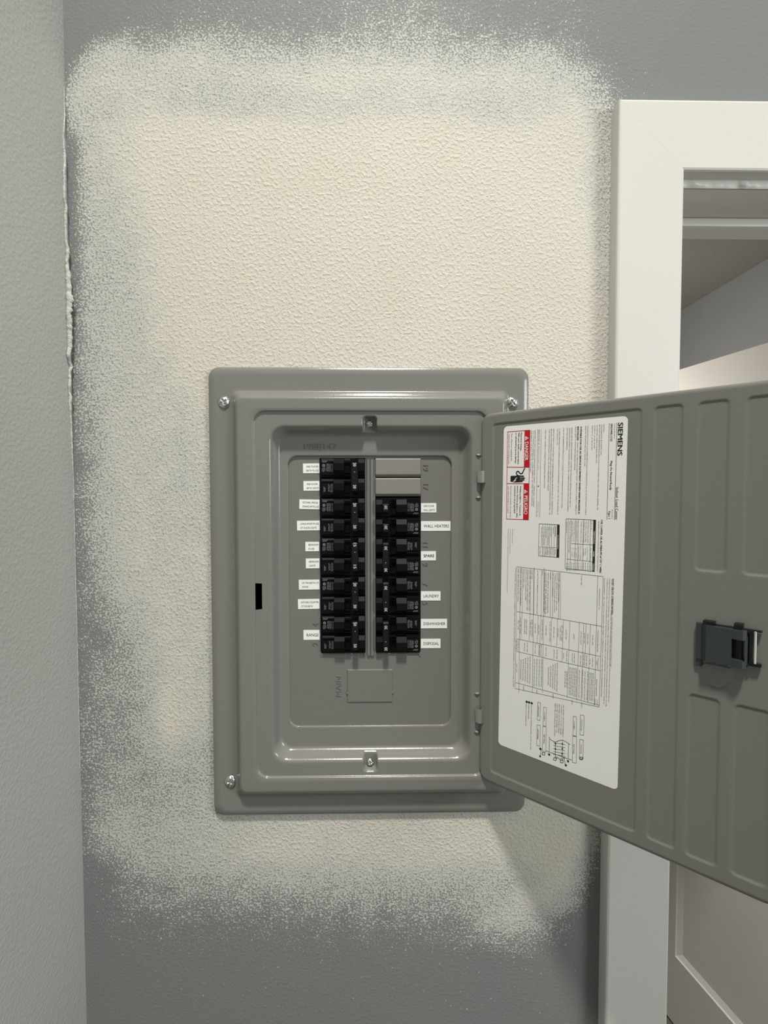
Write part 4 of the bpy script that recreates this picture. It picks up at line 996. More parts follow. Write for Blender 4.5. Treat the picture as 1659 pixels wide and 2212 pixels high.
# box in the wall behind the cover
mb = MB()
x0, x1, z0, z1, y0, y1 = -0.180, 0.168, -0.385, 0.122, -0.004, 0.098
for a, c in (((x0, y1 - 0.002, z0), (x1, y1, z1)), ((x0, y0, z0), (x0 + 0.002, y1, z1)), ((x1 - 0.002, y0, z0), (x1, y1, z1)), ((x0, y0, z0), (x1, y1, z0 + 0.002)), ((x0, y0, z1 - 0.002), (x1, y1, z1))):
    mb.box(loc(*a), loc(*c))
mb.build('enclosure_box', m_dark, panel)

# dead front: plate with two breaker openings, rails, knock-out and pressed numbers
DY = 0.0034
LX0, LX1, RX0_, RX1_ = -0.0720, -0.0129, 0.0003, 0.0596
ZT, ZBm = 0.0453, -0.2108
bx = [-0.118, LX0, LX1, RX0_, RX1_, 0.105]; bz = [-0.312, ZBm, ZT, 0.052]
mb = MB()
for i in range(5):
    for j in range(3):
        if j == 1 and i in (1, 3): continue
        mb.add([loc(bx[i], DY, bz[j]), loc(bx[i + 1], DY, bz[j]), loc(bx[i + 1], DY, bz[j + 1]), loc(bx[i], DY, bz[j + 1])], [(0, 1, 2, 3)])
for xa, xb in ((LX0, LX1), (RX0_, RX1_)):                           # turned-in edges of the openings
    for a, c in (((xa, DY, ZBm), (xb, DY, ZBm)), ((xb, DY, ZBm), (xb, DY, ZT)), ((xb, DY, ZT), (xa, DY, ZT)), ((xa, DY, ZT), (xa, DY, ZBm))):
        mb.add([loc(*a), loc(*c), loc(c[0], DY + 0.010, c[2]), loc(a[0], DY + 0.010, a[2])], [(0, 1, 2, 3)])
    mb.prism([(DY - 0.0010, ZBm + EYE - PC.z - 0.0018), (DY - 0.0014, ZBm + EYE - PC.z - 0.0007), (DY + 0.001, ZBm + EYE - PC.z - 0.0001), (DY + 0.001, ZBm + EYE - PC.z - 0.0020)], xa - PC.x, xb - PC.x)
# ridged rail between the columns
def vprism(prof, za, zb):
    n = len(prof)
    vs_ = [loc(x, y, za) for x, y in prof] + [loc(x, y, zb) for x, y in prof]
    mb.add(vs_, [[i, (i + 1) % n, (i + 1) % n + n, i + n] for i in range(n)] + [list(range(n))[::-1], list(range(n, 2 * n))])
vprism([(-0.0112, DY), (-0.0102, DY - 0.0022), (-0.0072, DY - 0.0026), (-0.0064, DY - 0.0008), (-0.0056, DY - 0.0026), (-0.0024, DY - 0.0022), (-0.0014, DY)], -0.2135, 0.0435)
for xx_ in (LX0 + 0.001, LX1 - 0.001, RX0_ + 0.001, RX1_ - 0.001):      # small nibs under the openings
    mb.box(loc(xx_ - 0.0011, DY - 0.0010, ZBm - 0.0042), loc(xx_ + 0.0011, DY, ZBm - 0.0020), 0, 0.0003)
# main knock-out: pressed panel, slightly proud, with two tie points
def pressed(xa, za, xb, zb, h, w):
    P0 = [(xa, za), (xb, za), (xb, zb), (xa, zb)]; P1 = [(xa + w, za + w), (xb - w, za + w), (xb - w, zb - w), (xa + w, zb - w)]
    mb.add([loc(x, DY, z) for x, z in P0] + [loc(x, DY - h, z) for x, z in P1], [(0, 1, 5, 4), (1, 2, 6, 5), (2, 3, 7, 6), (3, 0, 4, 7), (4, 5, 6, 7)])
pressed(-0.0372, -0.2764, 0.0226, -0.2325, 0.0011, 0.0008)
for x in (-0.0372, 0.0226): mb.box(loc(x - 0.0012, DY - 0.0015, -0.2650), loc(x + 0.0012, DY, -0.2632), 0, 0.0004)
df = mb.build('dead_front', m_plate, panel)
mb = MB()
EX, EZ = Vector((1, 0, 0)), Vector((0, 0, 1))
def raised_text(s, xc, zc, ex, ey, h, depth, y, bold=0, length=None):
    """letters pressed out of the sheet, with sloping sides"""
    v, f = text_geo(s, bold, 2)
    k = h / CAP; xm = (v[:, 0].min() + v[:, 0].max()) / 2; ym = (v[:, 1].min() + v[:, 1].max()) / 2
    kx = k if length is None else length / (v[:, 0].max() - v[:, 0].min())
    o = Vector(loc(xc, y, zc)); pts = [(o + ex * float((p[0] - xm) * kx) + ey * float((p[1] - ym) * k)) for p in v]
    n = len(pts); cnt = {}
    for q in f:
        for i in range(len(q)): e = (q[i], q[(i + 1) % len(q)]); cnt[e] = cnt.get(e, 0) + 1
    fs = [tuple(i for i in q) for q in f] + [(a, b_, b_ + n, a + n) for (a, b_) in cnt if (b_, a) not in cnt]
    fs = [q if len(q) != 4 or q[2] < n else (q[1], q[0], q[3], q[2]) for q in fs]
    mb.add([(p.x, p.y - depth, p.z) for p in pts] + [p[:] for p in pts], fs)
def pressed_word(*a_):
    global mb
    mb = MB(); raised_text(*a_); mb.build('pressed_lettering', m_plate, panel)
for s, x, z in (('19', 0.0660, 0.0328), ('17', 0.0660, 0.0082), ('11', 0.0655, -0.0673), ('9', 0.0656, -0.0934), ('7', 0.0656, -0.1196), ('5', 0.0657, -0.1446)):
    pressed_word(s, x, z, -EZ, EX, 0.0068, 0.0008, DY)
for s, x, z in (('4', -0.0785, -0.1720), ('2', -0.0787, -0.1977)): pressed_word(s, x, z, EZ, -EX, 0.0068, 0.0008, DY)
pressed_word('MAIN', -0.0486, -0.2544, EZ, -EX, 0.0066, 0.0007, DY, 0, 0.027)
pressed_word('1988147', -0.0700, 0.0600, EX, EZ, 0.0075, 0.0008, 0.0007, 0, 0.042)


# filler plates over the two unused spaces
def filler(z0, z1):
    mb = MB(); c = EYE - PC.z
    prof = [(DY - 0.0004, z1 + c), (DY - 0.0018, z1 - 0.0004 + c), (DY - 0.0024, z1 - 0.0014 + c), (DY - 0.0036, z0 + 0.0042 + c), (DY - 0.0034, z0 + 0.0034 + c), (DY - 0.0002, z0 + 0.0004 + c), (DY + 0.006, z0 + c), (DY + 0.006, z1 + c)]
    mb.prism(prof, RX0_ + 0.0005 - PC.x, RX1_ - 0.0005 - PC.x)
    return mb.build('filler_plate', m_filler, panel)
filler(0.0203, 0.0449); filler(-0.0049, 0.0194)

# screws: domed heads with a combination slot
def screw_mesh(R, h, slot, cross, flange=0.0):
    vs_, fs = [], []; na, nr = 48, 12
    for i in range(nr + 1):
        r = R * i / nr
        for k in range(na):
            a = 2 * math.pi * k / na; u, w = r * math.cos(a), r * math.sin(a)
            y = h * (1 - (r / R) ** 2) ** 0.6 if i < nr else 0.0
            g = 0.0
            if abs(w) < slot and r < R * 0.86: g = max(g, h * 0.45)
            if (abs(u) < slot * 0.9 and r < R * cross): g = max(g, h * 0.5)
            vs_.append((u, -max(0, y - g), w))
    for i in range(nr):
        for k in range(na):
            a, b_ = i * na + k, i * na + (k + 1) % na; fs.append((a, b_, b_ + na, a + na))
    return vs_, fs
def screw(name, x, y, z, R, h, rot, slot, cross):
    vs_, fs = screw_mesh(R, h, slot, cross)
    c, s = math.cos(rot), math.sin(rot); o = loc(x, y, z)
    vs_ = [(o[0] + u * c - w * s, o[1] + yy, o[2] + u * s + w * c) for u, yy, w in vs_]
    o_ = mesh_obj(name, vs_, fs, m_zinc, panel, True); return o_
for i, (x, z, rt_) in enumerate(((-0.1916, 0.1152, 0.5), (0.1763, 0.1153, 0.6), (-0.1893, -0.3763, 1.25), (0.1740, -0.3765, 0.2))):
    screw('mounting_screw', x, -0.0055, z, 0.0076, 0.0042, rt_, 0.0011, 0.55)['label'] = 'shiny zinc mounting screw'
screw('cover_screw', -0.0065, -0.0049, 0.0885, 0.0050, 0.0036, 0.9, 0.0009, 0.6)['label'] = 'small zinc cover screw'
screw('cover_screw', -0.0073, -0.0049, -0.3530, 0.0050, 0.0036, 0.3, 0.0009, 0.6)['label'] = 'small zinc cover screw'

# circuit stickers
STK = [(-93.4, 38.2, -72.1, 25.6, '2ND FLOOR|BATH PLUGS', 0.6), (-93.0, 15.5, -72.1, 2.9, '2ND FLOOR|BATH LIGHTS', 0.4), (-98.5, -8.5, -72.2, -21.1, 'KITCHEN, FRIDGE|DINING RM PLUGS', -1.2),
       (-101.7, -36.1, -72.0, -48.8, 'LIVING ROOM PLUGS|1ST FLOOR LIGHTS', 0.5), (-91.1, -63.8, -73.1, -76.0, 'BEDROOM|PLUGS', 0.0), (-90.6, -85.6, -72.7, -98.4, 'BEDROOM|LIGHTS', 0.2), (-99.9, -113.4, -72.8, -126.3, '1ST FLR BATH LTS|HOOD', 0.4),
       (-101.2, -138.9, -73.0, -151.9, 'KITCHEN COUNTER|1ST FLR BATH', 0.7), (-94.3, -179.8, -73.2, -192.8, 'RANGE', 0.0),
       (59.9, -13.5, 80.0, -25.6, '2ND FLOOR|HALL LIGHTS', 0.0), (59.9, -37.0, 98.7, -49.8, 'WALL HEATERS', 0.0), (59.9, -76.4, 79.6, -88.6, 'SPARE', 0.3), (59.9, -129.3, 85.8, -141.6, 'LAUNDRY', -0.3),
       (59.9, -166.0, 94.5, -178.4, 'DISHWASHER', 0.0), (59.9, -192.4, 86.0, -204.8, 'DISPOSAL', 0.0)]
for x0, z1, x1, z0, txt, tilt in STK:
    mb = MB(); x0, z1, x1, z0 = x0 / 1e3, z1 / 1e3, x1 / 1e3, z0 / 1e3
    cx, cz = (x0 + x1) / 2, (z0 + z1) / 2; t = math.radians(tilt); w, h = (x1 - x0) / 2, (z1 - z0) / 2
    ex, ez = Vector((math.cos(t), 0, math.sin(t))), Vector((-math.sin(t), 0, math.cos(t)))
    o = Vector(loc(cx, DY, cz))
    q = [o - ex * w - ez * h, o + ex * w - ez * h, o + ex * w + ez * h, o - ex * w + ez * h]
    mb.add([(p.x, p.y - 0.00045, p.z) for p in q] + [p[:] for p in q], [(0, 1, 2, 3), (0, 4, 5, 1), (1, 5, 6, 2), (2, 6, 7, 3), (3, 7, 4, 0)])
    lines = txt.split('|'); left = x0 < 0
    two = len(lines) == 2
    hh = 0.0023 if two else 0.0037
    wid = []
    for s in lines:
        v = text_geo(s, 1)[0]; wid.append((v[:, 0].max() - v[:, 0].min()) * hh / CAP * (1.0 if two else 1.06))
    avail = 2 * w - (0.0055 if left else 0.0058)
    k = min(1.12, avail / max(wid))
    start = (w - 0.0012 - max(wid) * k) if left else (-w + 0.0036)
    for i, s in enumerate(lines):
        yo = (0.0012, -0.0040)[i] if two else -hh / 2
        put_text(mb, s, o + ex * start + ez * yo + Vector((0, -0.0006, 0)), ex, ez, hh, 1, 1 if k > 0.9 else 0, wid[i] * k)
    ob = mb.build_raw('circuit_label', [m_tape, m_ink], panel)
    ob['label'] = 'white stick-on label reading ' + txt.replace('|', ' ')

# hinge knuckles between cover and door
def clip(z0, z1, x0, x1, bow, yb):
    mb = MB(); n = 10; pr = []
    for i in range(n + 1):
        t = i / n; a = math.pi * t
        pr.append((x0 + (x1 - x0) * t, yb - bow * math.sin(a)))
    pr2 = [(x, y + 0.0012) for x, y in pr]
    for i in range(n):
        mb.add([loc(pr[i][0], pr[i][1], z0), loc(pr[i + 1][0], pr[i + 1][1], z0), loc(pr[i + 1][0], pr[i + 1][1], z1), loc(pr[i][0], pr[i][1], z1),
                loc(pr2[i][0], pr2[i][1], z0), loc(pr2[i + 1][0], pr2[i + 1][1], z0), loc(pr2[i + 1][0], pr2[i + 1][1], z1), loc(pr2[i][0], pr2[i][1], z1)],
               [(0, 1, 2, 3), (7, 6, 5, 4), (3, 2, 6, 7), (0, 4, 5, 1), (0, 3, 7, 4), (1, 5, 6, 2)])
    ob = mb.build('hinge_clip', m_clip, panel, False); ob['label'] = 'bare metal hinge clip'
clip(0.0128, 0.0275, 0.1290, 0.1405, 0.0040, -0.0195)
clip(-0.2945, -0.2770, 0.1285, 0.1390, 0.0048, -0.0190)
mb = MB()
for z in (0.0476, -0.0062, -0.2588, -0.3090):
    nseg = 8; vs_, fs = [], []
    for i in range(5):
        for k in range(nseg):
            a = 2 * math.pi * k / nseg; r = (1, 0.92, 0.7, 0.4, 0.02)[i]
            vs_.append(loc(0.1312 + 0.0034 * r * math.cos(a), -0.0150 - 0.0026 * (i / 4) ** 0.6, z + 0.0018 * r * math.sin(a)))
    for i in range(4):
        for k in range(nseg): a, b_ = i * nseg + k, i * nseg + (k + 1) % nseg; fs.append((a, b_, b_ + nseg, a + nseg))
    mesh_obj('hinge_bump', vs_, fs, m_panel, panel, True)

# ---------------------------------------------------------------- panel door (swung open), its label and latch
TH = 0.7686; HXd, HYd = 0.1358, -0.0180
DU = Vector((math.cos(TH), -math.sin(TH), 0)); DN = Vector((-math.sin(TH), -math.cos(TH), 0))   # along the door; out of its inner face
D0 = Vector((HXd - PC.x, HYd, EYE - PC.z))
def dp(s, z, d=0.0):
    """point on the door: s from the hinge, z height, d out of the inner face"""
    q = D0 + DU * s + DN * d; return (q.x, q.y, q.z + z)
S0, S1, DZ0, DZ1 = -0.0030, 0.3040, -0.3697, 0.0987
gs = axis([S0, S0 + 0.016, 0.19, 0.24, S1 - 0.008, S1], 0.0024); gzz = axis([DZ0, DZ0 + 0.018, -0.20, -0.07, DZ1 - 0.018, DZ1], 0.0024)
# finer rows where the pressed outlines run
gs = np.unique(np.round(np.concatenate([gs] + [np.arange(c - 0.003, c + 0.0031, 0.0010) for c in (0.0147, 0.1865, 0.1990, 0.2235, 0.2370, 0.2610, 0.2750)]), 5))
gzz = np.unique(np.round(np.concatenate([gzz] + [np.arange(c - 0.003, c + 0.0031, 0.0010) for c in (0.0850, -0.0740, -0.1950, -0.3545)] + [np.arange(-0.187, -0.158, 0.0012)]), 5))
sg, zg = np.meshgrid(gs, gzz)
def sd_rr(s, z, a, b_, c, d, r):
    qx = np.abs(s - (a + b_) / 2) - (b_ - a) / 2 + r; qz = np.abs(z - (c + d) / 2) - (d - c) / 2 + r
    return np.sqrt(np.maximum(qx, 0) ** 2 + np.maximum(qz, 0) ** 2) + np.minimum(np.maximum(qx, qz), 0) - r
dep = np.zeros_like(sg)
for a, b_, c, d in ((0.0147, 0.1865, -0.3545, 0.0850), (0.1990, 0.2235, -0.3545, 0.0850), (0.2370, 0.2610, -0.0740, 0.0850), (0.2750, 0.2978, -0.0740, 0.0850), (0.2340, 0.2590, -0.3545, -0.1950), (0.2715, 0.2978, -0.3545, -0.1950)):
    sd = sd_rr(sg, zg, a, b_, c, d, 0.004)
    dep = np.maximum(dep, 0.0011 * (1 - sm(sd, -0.0016, 0.0014)))
kd = np.sqrt(((sg - 0.2562) / 0.0100) ** 2 + ((np.minimum(zg, -0.1725) + 0.1725) / 0.0105) ** 2)
kd = np.where(zg > -0.1620, kd + (zg + 0.1620) / 0.0012, kd)
dep = dep - 0.0015 * (1 - sm(kd, 0.94, 1.06))
# round the four corners: points beyond an arc move onto it
def roundc(sv, zv, s_c, z_c, r, ss_, sz):
    ds, dz = (sv - s_c) * ss_, (zv - z_c) * sz
    out = (ds > 0) & (dz > 0)
    m = np.maximum(ds, dz) + 1e-12; l = np.hypot(ds, dz) + 1e-12
    k = np.where(out, m / l, 1.0)
    return s_c + np.where(out, ds * k * ss_, ds * ss_), z_c + np.where(out, dz * k * sz, dz * sz)
sv, zv = sg.copy(), zg.copy()
for r, sc, zc, a, b_ in ((0.016, S0 + 0.016, DZ1 - 0.016, -1, 1), (0.016, S0 + 0.016, DZ0 + 0.016, -1, -1), (0.008, S1 - 0.008, DZ1 - 0.008, 1, 1), (0.008, S1 - 0.008, DZ0 + 0.008, 1, -1)):
    sel = ((sg - sc) * a > 0) & ((zg - zc) * b_ > 0) & ((sg - sc) * a <= r + 1e-6) & ((zg - zc) * b_ <= r + 1e-6)
    s2, z2 = roundc(sg, zg, sc, zc, r, a, b_)
    sv = np.where(sel, s2, sv); zv = np.where(sel, z2, zv)
edge = np.minimum(np.minimum(sv - S0, S1 - sv), np.minimum(zv - DZ0, DZ1 - zv))
dep = dep + 0.0016 * (1 - sm(edge, 0, 0.0025))
ns = len(gs); nz = len(gzz)
vs_ = [dp(a, b_, -c) for a, b_, c in zip(sv.ravel(), zv.ravel(), dep.ravel())]
vs_ += [dp(a, b_, -c - 0.0016) for a, b_, c in zip(sv.ravel(), zv.ravel(), dep.ravel())]
fs = []; off = ns * nz
for j in range(nz - 1):
    for i in range(ns - 1):
        a = j * ns + i; fs.append((a, a + 1, a + 1 + ns, a + ns)); fs.append((a + off, a + ns + off, a + 1 + ns + off, a + 1 + off))
for i in range(ns - 1):
    fs.append((i, i + off, i + 1 + off, i + 1)); a = (nz - 1) * ns + i; fs.append((a, a + 1, a + 1 + off, a + off))
for j in range(nz - 1):
    a = j * ns; fs.append((a, a + ns, a + ns + off, a + off)); a = j * ns + ns - 1; fs.append((a, a + off, a + ns + off, a + ns))
door = mesh_obj('panel_door', vs_, fs, m_panel, panel, True)
door['label'] = 'grey sheet metal door swung open with printed label inside'

# printed label: a runs down the door (reading direction), b runs towards the hinge
LA, LB = 0.3965, 0.1440; ANG = -0.0112
AD = Vector((math.sin(ANG), -math.cos(ANG))); BD = Vector((-math.cos(ANG), -math.sin(ANG)))
LD0 = Vector((0.1733, 0.0792))
def lp(a, b_, d=0.0):
    q = LD0 + AD * (a / 1e3) + BD * (b_ / 1e3); return dp(q.x, q.y, -0.0013 + d)
EA = (Vector(lp(1000, 0)) - Vector(lp(0, 0))); EB = -(Vector(lp(0, 1000)) - Vector(lp(0, 0)))   # reading direction, text up (per metre)
def poly(mb, pts, d, m):
    v = [lp(a, b_, d) for a, b_ in pts]
    a_ = sum(pts[i][0] * pts[(i + 1) % len(pts)][1] - pts[(i + 1) % len(pts)][0] * pts[i][1] for i in range(len(pts)))
    mb.add(v, [tuple(range(len(v))) if a_ < 0 else tuple(range(len(v)))[::-1]], m)
def stroke(mb, a0, b0, a1, b1, w, d, m):
    L = math.hypot(a1 - a0, b1 - b0) + 1e-9; nx_, ny_ = -(b1 - b0) / L * w / 2, (a1 - a0) / L * w / 2
    poly(mb, [(a0 + nx_, b0 + ny_), (a1 + nx_, b1 + ny_), (a1 - nx_, b1 - ny_), (a0 - nx_, b0 - ny_)], d, m)
mb = MB(); r = 5.0; A1, B1 = LA * 1e3, LB * 1e3; out = []
for ca, cb, a0 in ((A1 - r, B1 - r, 0), (r, B1 - r, 90), (r, r, 180), (A1 - r, r, 270)):
    for i in range(9):
        t = math.radians(a0 + 90 * i / 8); out.append((ca + r * math.cos(t), cb + r * math.sin(t)))
poly(mb, out, 0.00035, 0)
n = len(out)
mb.add([lp(a, b_, 0.00035) for a, b_ in out] + [lp(a, b_, -0.0001) for a, b_ in out], [(i, (i + 1) % n, (i + 1) % n + n, i + n) for i in range(n)], 0)
d1, d2, d3 = 0.00050, 0.00062, 0.00074
for a, b_, L, h, bold, s in LT:
    big = h > 1.6 or bold == 2
    put_text(mb, s, lp(a, b_ + h / 2, d1), EA, EB, h * (0.92 if big else 0.80) / 1e3, 1 if big or bold else 2, bold, L / 1e3, res=3 if h > 3 else 1)
for a0, b0, a1, b1, w in LL: stroke(mb, a0, b0, a1, b1, w * 0.85, d1, 1)
for a, b_, rr in LD: poly(mb, [(a + rr * math.cos(t), b_ + rr * math.sin(t)) for t in np.linspace(0, 2 * math.pi, 14)[:-1]], d1, 1)
for k in ('r1', 'r2'): poly(mb, LP[k], d1, 3)
bxs = LP['box']
for i in range(4): stroke(mb, *bxs[i], *bxs[(i + 1) % 4], 0.7, d1, 3)
for k in ('d1', 'd2'): stroke(mb, *LP[k][0], *LP[k][1], 0.7, d1, 3)
for k in ('hdr1', 'hdr2'): poly(mb, LP[k], d1, 1)
put_text(mb, 'TERMINALS', lp(121, 32.0, d2), EA, EB, 0.0013, 0, 0, 0.014); put_text(mb, 'WIRE', lp(143, 32.0, d2), EA, EB, 0.0013, 0, 0, 0.006); put_text(mb, 'TORQUE', lp(156.5, 32.0, d2), EA, EB, 0.0013, 0, 0, 0.0075)
put_text(mb, 'ACCESSORIES', lp(128, 72.7, d2), EA, EB, 0.0013, 0, 0, 0.016)
for k in ('DANGER', 'PELIGRO'):
    (a0, b0), (a1, b1) = LP[k]
    put_text(mb, k, lp(a0, b0 + 2.15, d2), EA, EB, 0.0043, 0, 1, (a1 - a0) / 1e3, res=3)
for ca in (16.0, 79.2):
    cb = 113.0
    poly(mb, [(ca - 2.5, cb + 2.0), (ca + 2.5, cb + 2.0), (ca, cb - 2.5)], d2, 0)
    stroke(mb, ca, cb - 1.0, ca, cb + 0.6, 0.7, d3, 3); stroke(mb, ca, cb + 1.0, ca, cb + 1.5, 0.7, d3, 3)
# shock pictogram: cuff, hand with four fingers and thumb, cable and bolt
poly(mb, [(60.4, 133.6), (60.0, 129.0), (67.8, 128.6), (67.2, 133.6)], d1, 1)
poly(mb, [(60.6, 129.6), (59.2, 123.0), (60.0, 121.4), (68.0, 121.2), (68.2, 129.2)], d1, 1)
for a0, a1, bt in ((60.6, 60.9, 116.4), (62.9, 63.2, 115.2), (65.1, 65.2, 115.8), (67.2, 67.0, 118.0)):
    stroke(mb, a0, 122.0, a1, bt, 1.6, d1, 1)
    poly(mb, [(a1 + 0.8 * math.cos(t), bt + 0.8 * math.sin(t)) for t in np.linspace(0, 2 * math.pi, 11)[:-1]], d1, 1)
cab = [(51.6, 115.0), (54.4, 116.6), (57.2, 117.9), (58.0, 119.6), (57.2, 121.4), (55.6, 122.4), (54.8, 123.8), (55.4, 125.4), (57.2, 125.8), (59.6, 124.6), (61.2, 123.6)]
for q0, q1 in zip(cab[:-1], cab[1:]): stroke(mb, *q0, *q1, 1.35, d1, 1)
for q in cab: poly(mb, [(q[0] + 0.66 * math.cos(t), q[1] + 0.66 * math.sin(t)) for t in np.linspace(0, 2 * math.pi, 9)[:-1]], d1, 1)
for tri in ([(61.6, 124.0), (65.2, 127.2), (63.8, 127.6)], [(63.0, 126.4), (66.2, 126.2), (64.6, 127.8)], [(64.0, 126.6), (66.6, 127.0), (67.6, 130.6)]): poly(mb, tri, d2, 0)
put_text(mb, 'LINE', lp(384.5, 60.0, d1), -EB, EA, 0.0024, 2, 0, 0.009)
dl = mb.build_raw('door_label', [m_paper, m_ink, m_ink2, m_red], door)
dl['label'] = 'large white printed label with red danger panels'

# latch: grey slider with a clear shoulder, finger hook, black spring clip and pale rod
mb = MB()
def dbox(s0, z0, d0, s1, z1, d1_, m, bev=0.0006):
    t = MB(); t.box((s0, d0, z0), (s1, d1_, z1), 0, bev)
    mb.add([dp(v[0], v[2], v[1]) for v in t.v], t.f, m)
def dprism(prof, z0, z1, m):
    n = len(prof); v = [dp(s, z0, d) for s, d in prof] + [dp(s, z1, d) for s, d in prof]
    mb.add(v, [[i, (i + 1) % n, (i + 1) % n + n, i + n] for i in range(n)] + [list(range(n))[::-1], list(range(n, 2 * n))], m)
ZA, ZC = -0.1575, -0.1235
dprism([(0.2395, 0.0), (0.2395, 0.0040), (0.2440, 0.0046), (0.2490, 0.0105), (0.2690, 0.0105), (0.2690, 0.0)], ZA, ZC, 0)      # body with sloped shoulder
dprism([(0.2690, 0.0), (0.2690, 0.0105), (0.2725, 0.0115), (0.2775, 0.0118), (0.2800, 0.0090), (0.2800, 0.0)], ZC - 0.0085, ZC, 0)   # upper ear
dprism([(0.2690, 0.0), (0.2690, 0.0105), (0.2725, 0.0115), (0.2775, 0.0118), (0.2800, 0.0090), (0.2800, 0.0)], ZA, ZA + 0.0065, 0)   # lower ear
dprism([(0.2700, 0.0), (0.2700, 0.0050), (0.2760, 0.0060), (0.2760, 0.0)], ZA + 0.0065, ZC - 0.0085, 1)                             # dark pocket
dprism([(0.2788, 0.0), (0.2788, 0.0100), (0.2806, 0.0088), (0.2806, 0.0)], ZA + 0.004, ZC - 0.006, 0)                                # hook lip
dbox(0.2395, ZA - 0.0075, 0.0, 0.2445, ZA + 0.006, 0.0030, 0)                                                                     # lower foot
dbox(0.2455, ZC - 0.0005, 0.0, 0.2550, ZC + 0.0036, 0.0075, 1)                                                                     # spring tabs
dbox(0.2700, ZC - 0.001, 0.0, 0.2768, ZC + 0.0052, 0.0085, 1)
dbox(0.2550, ZC - 0.0006, 0.001, 0.2905, ZC + 0.0010, 0.0048, 1)
dbox(0.2812, ZA + 0.003, 0.0, 0.2836, ZC + 0.0005, 0.0060, 1)
dbox(0.2812, ZA + 0.0022, 0.001, 0.2905, ZA + 0.0052, 0.0048, 1)
rod = []
for k in range(10): rod.append((0.2858 + 0.0010 * math.cos(2 * math.pi * k / 10), 0.0044 + 0.0010 * math.sin(2 * math.pi * k / 10)))
dprism(rod, ZA + 0.005, ZC, 2)
lt_o = mb.build('latch', [m_latch, m_latchk, m_rod], door)
lt_o['label'] = 'blue-grey plastic slide latch with black spring clip'

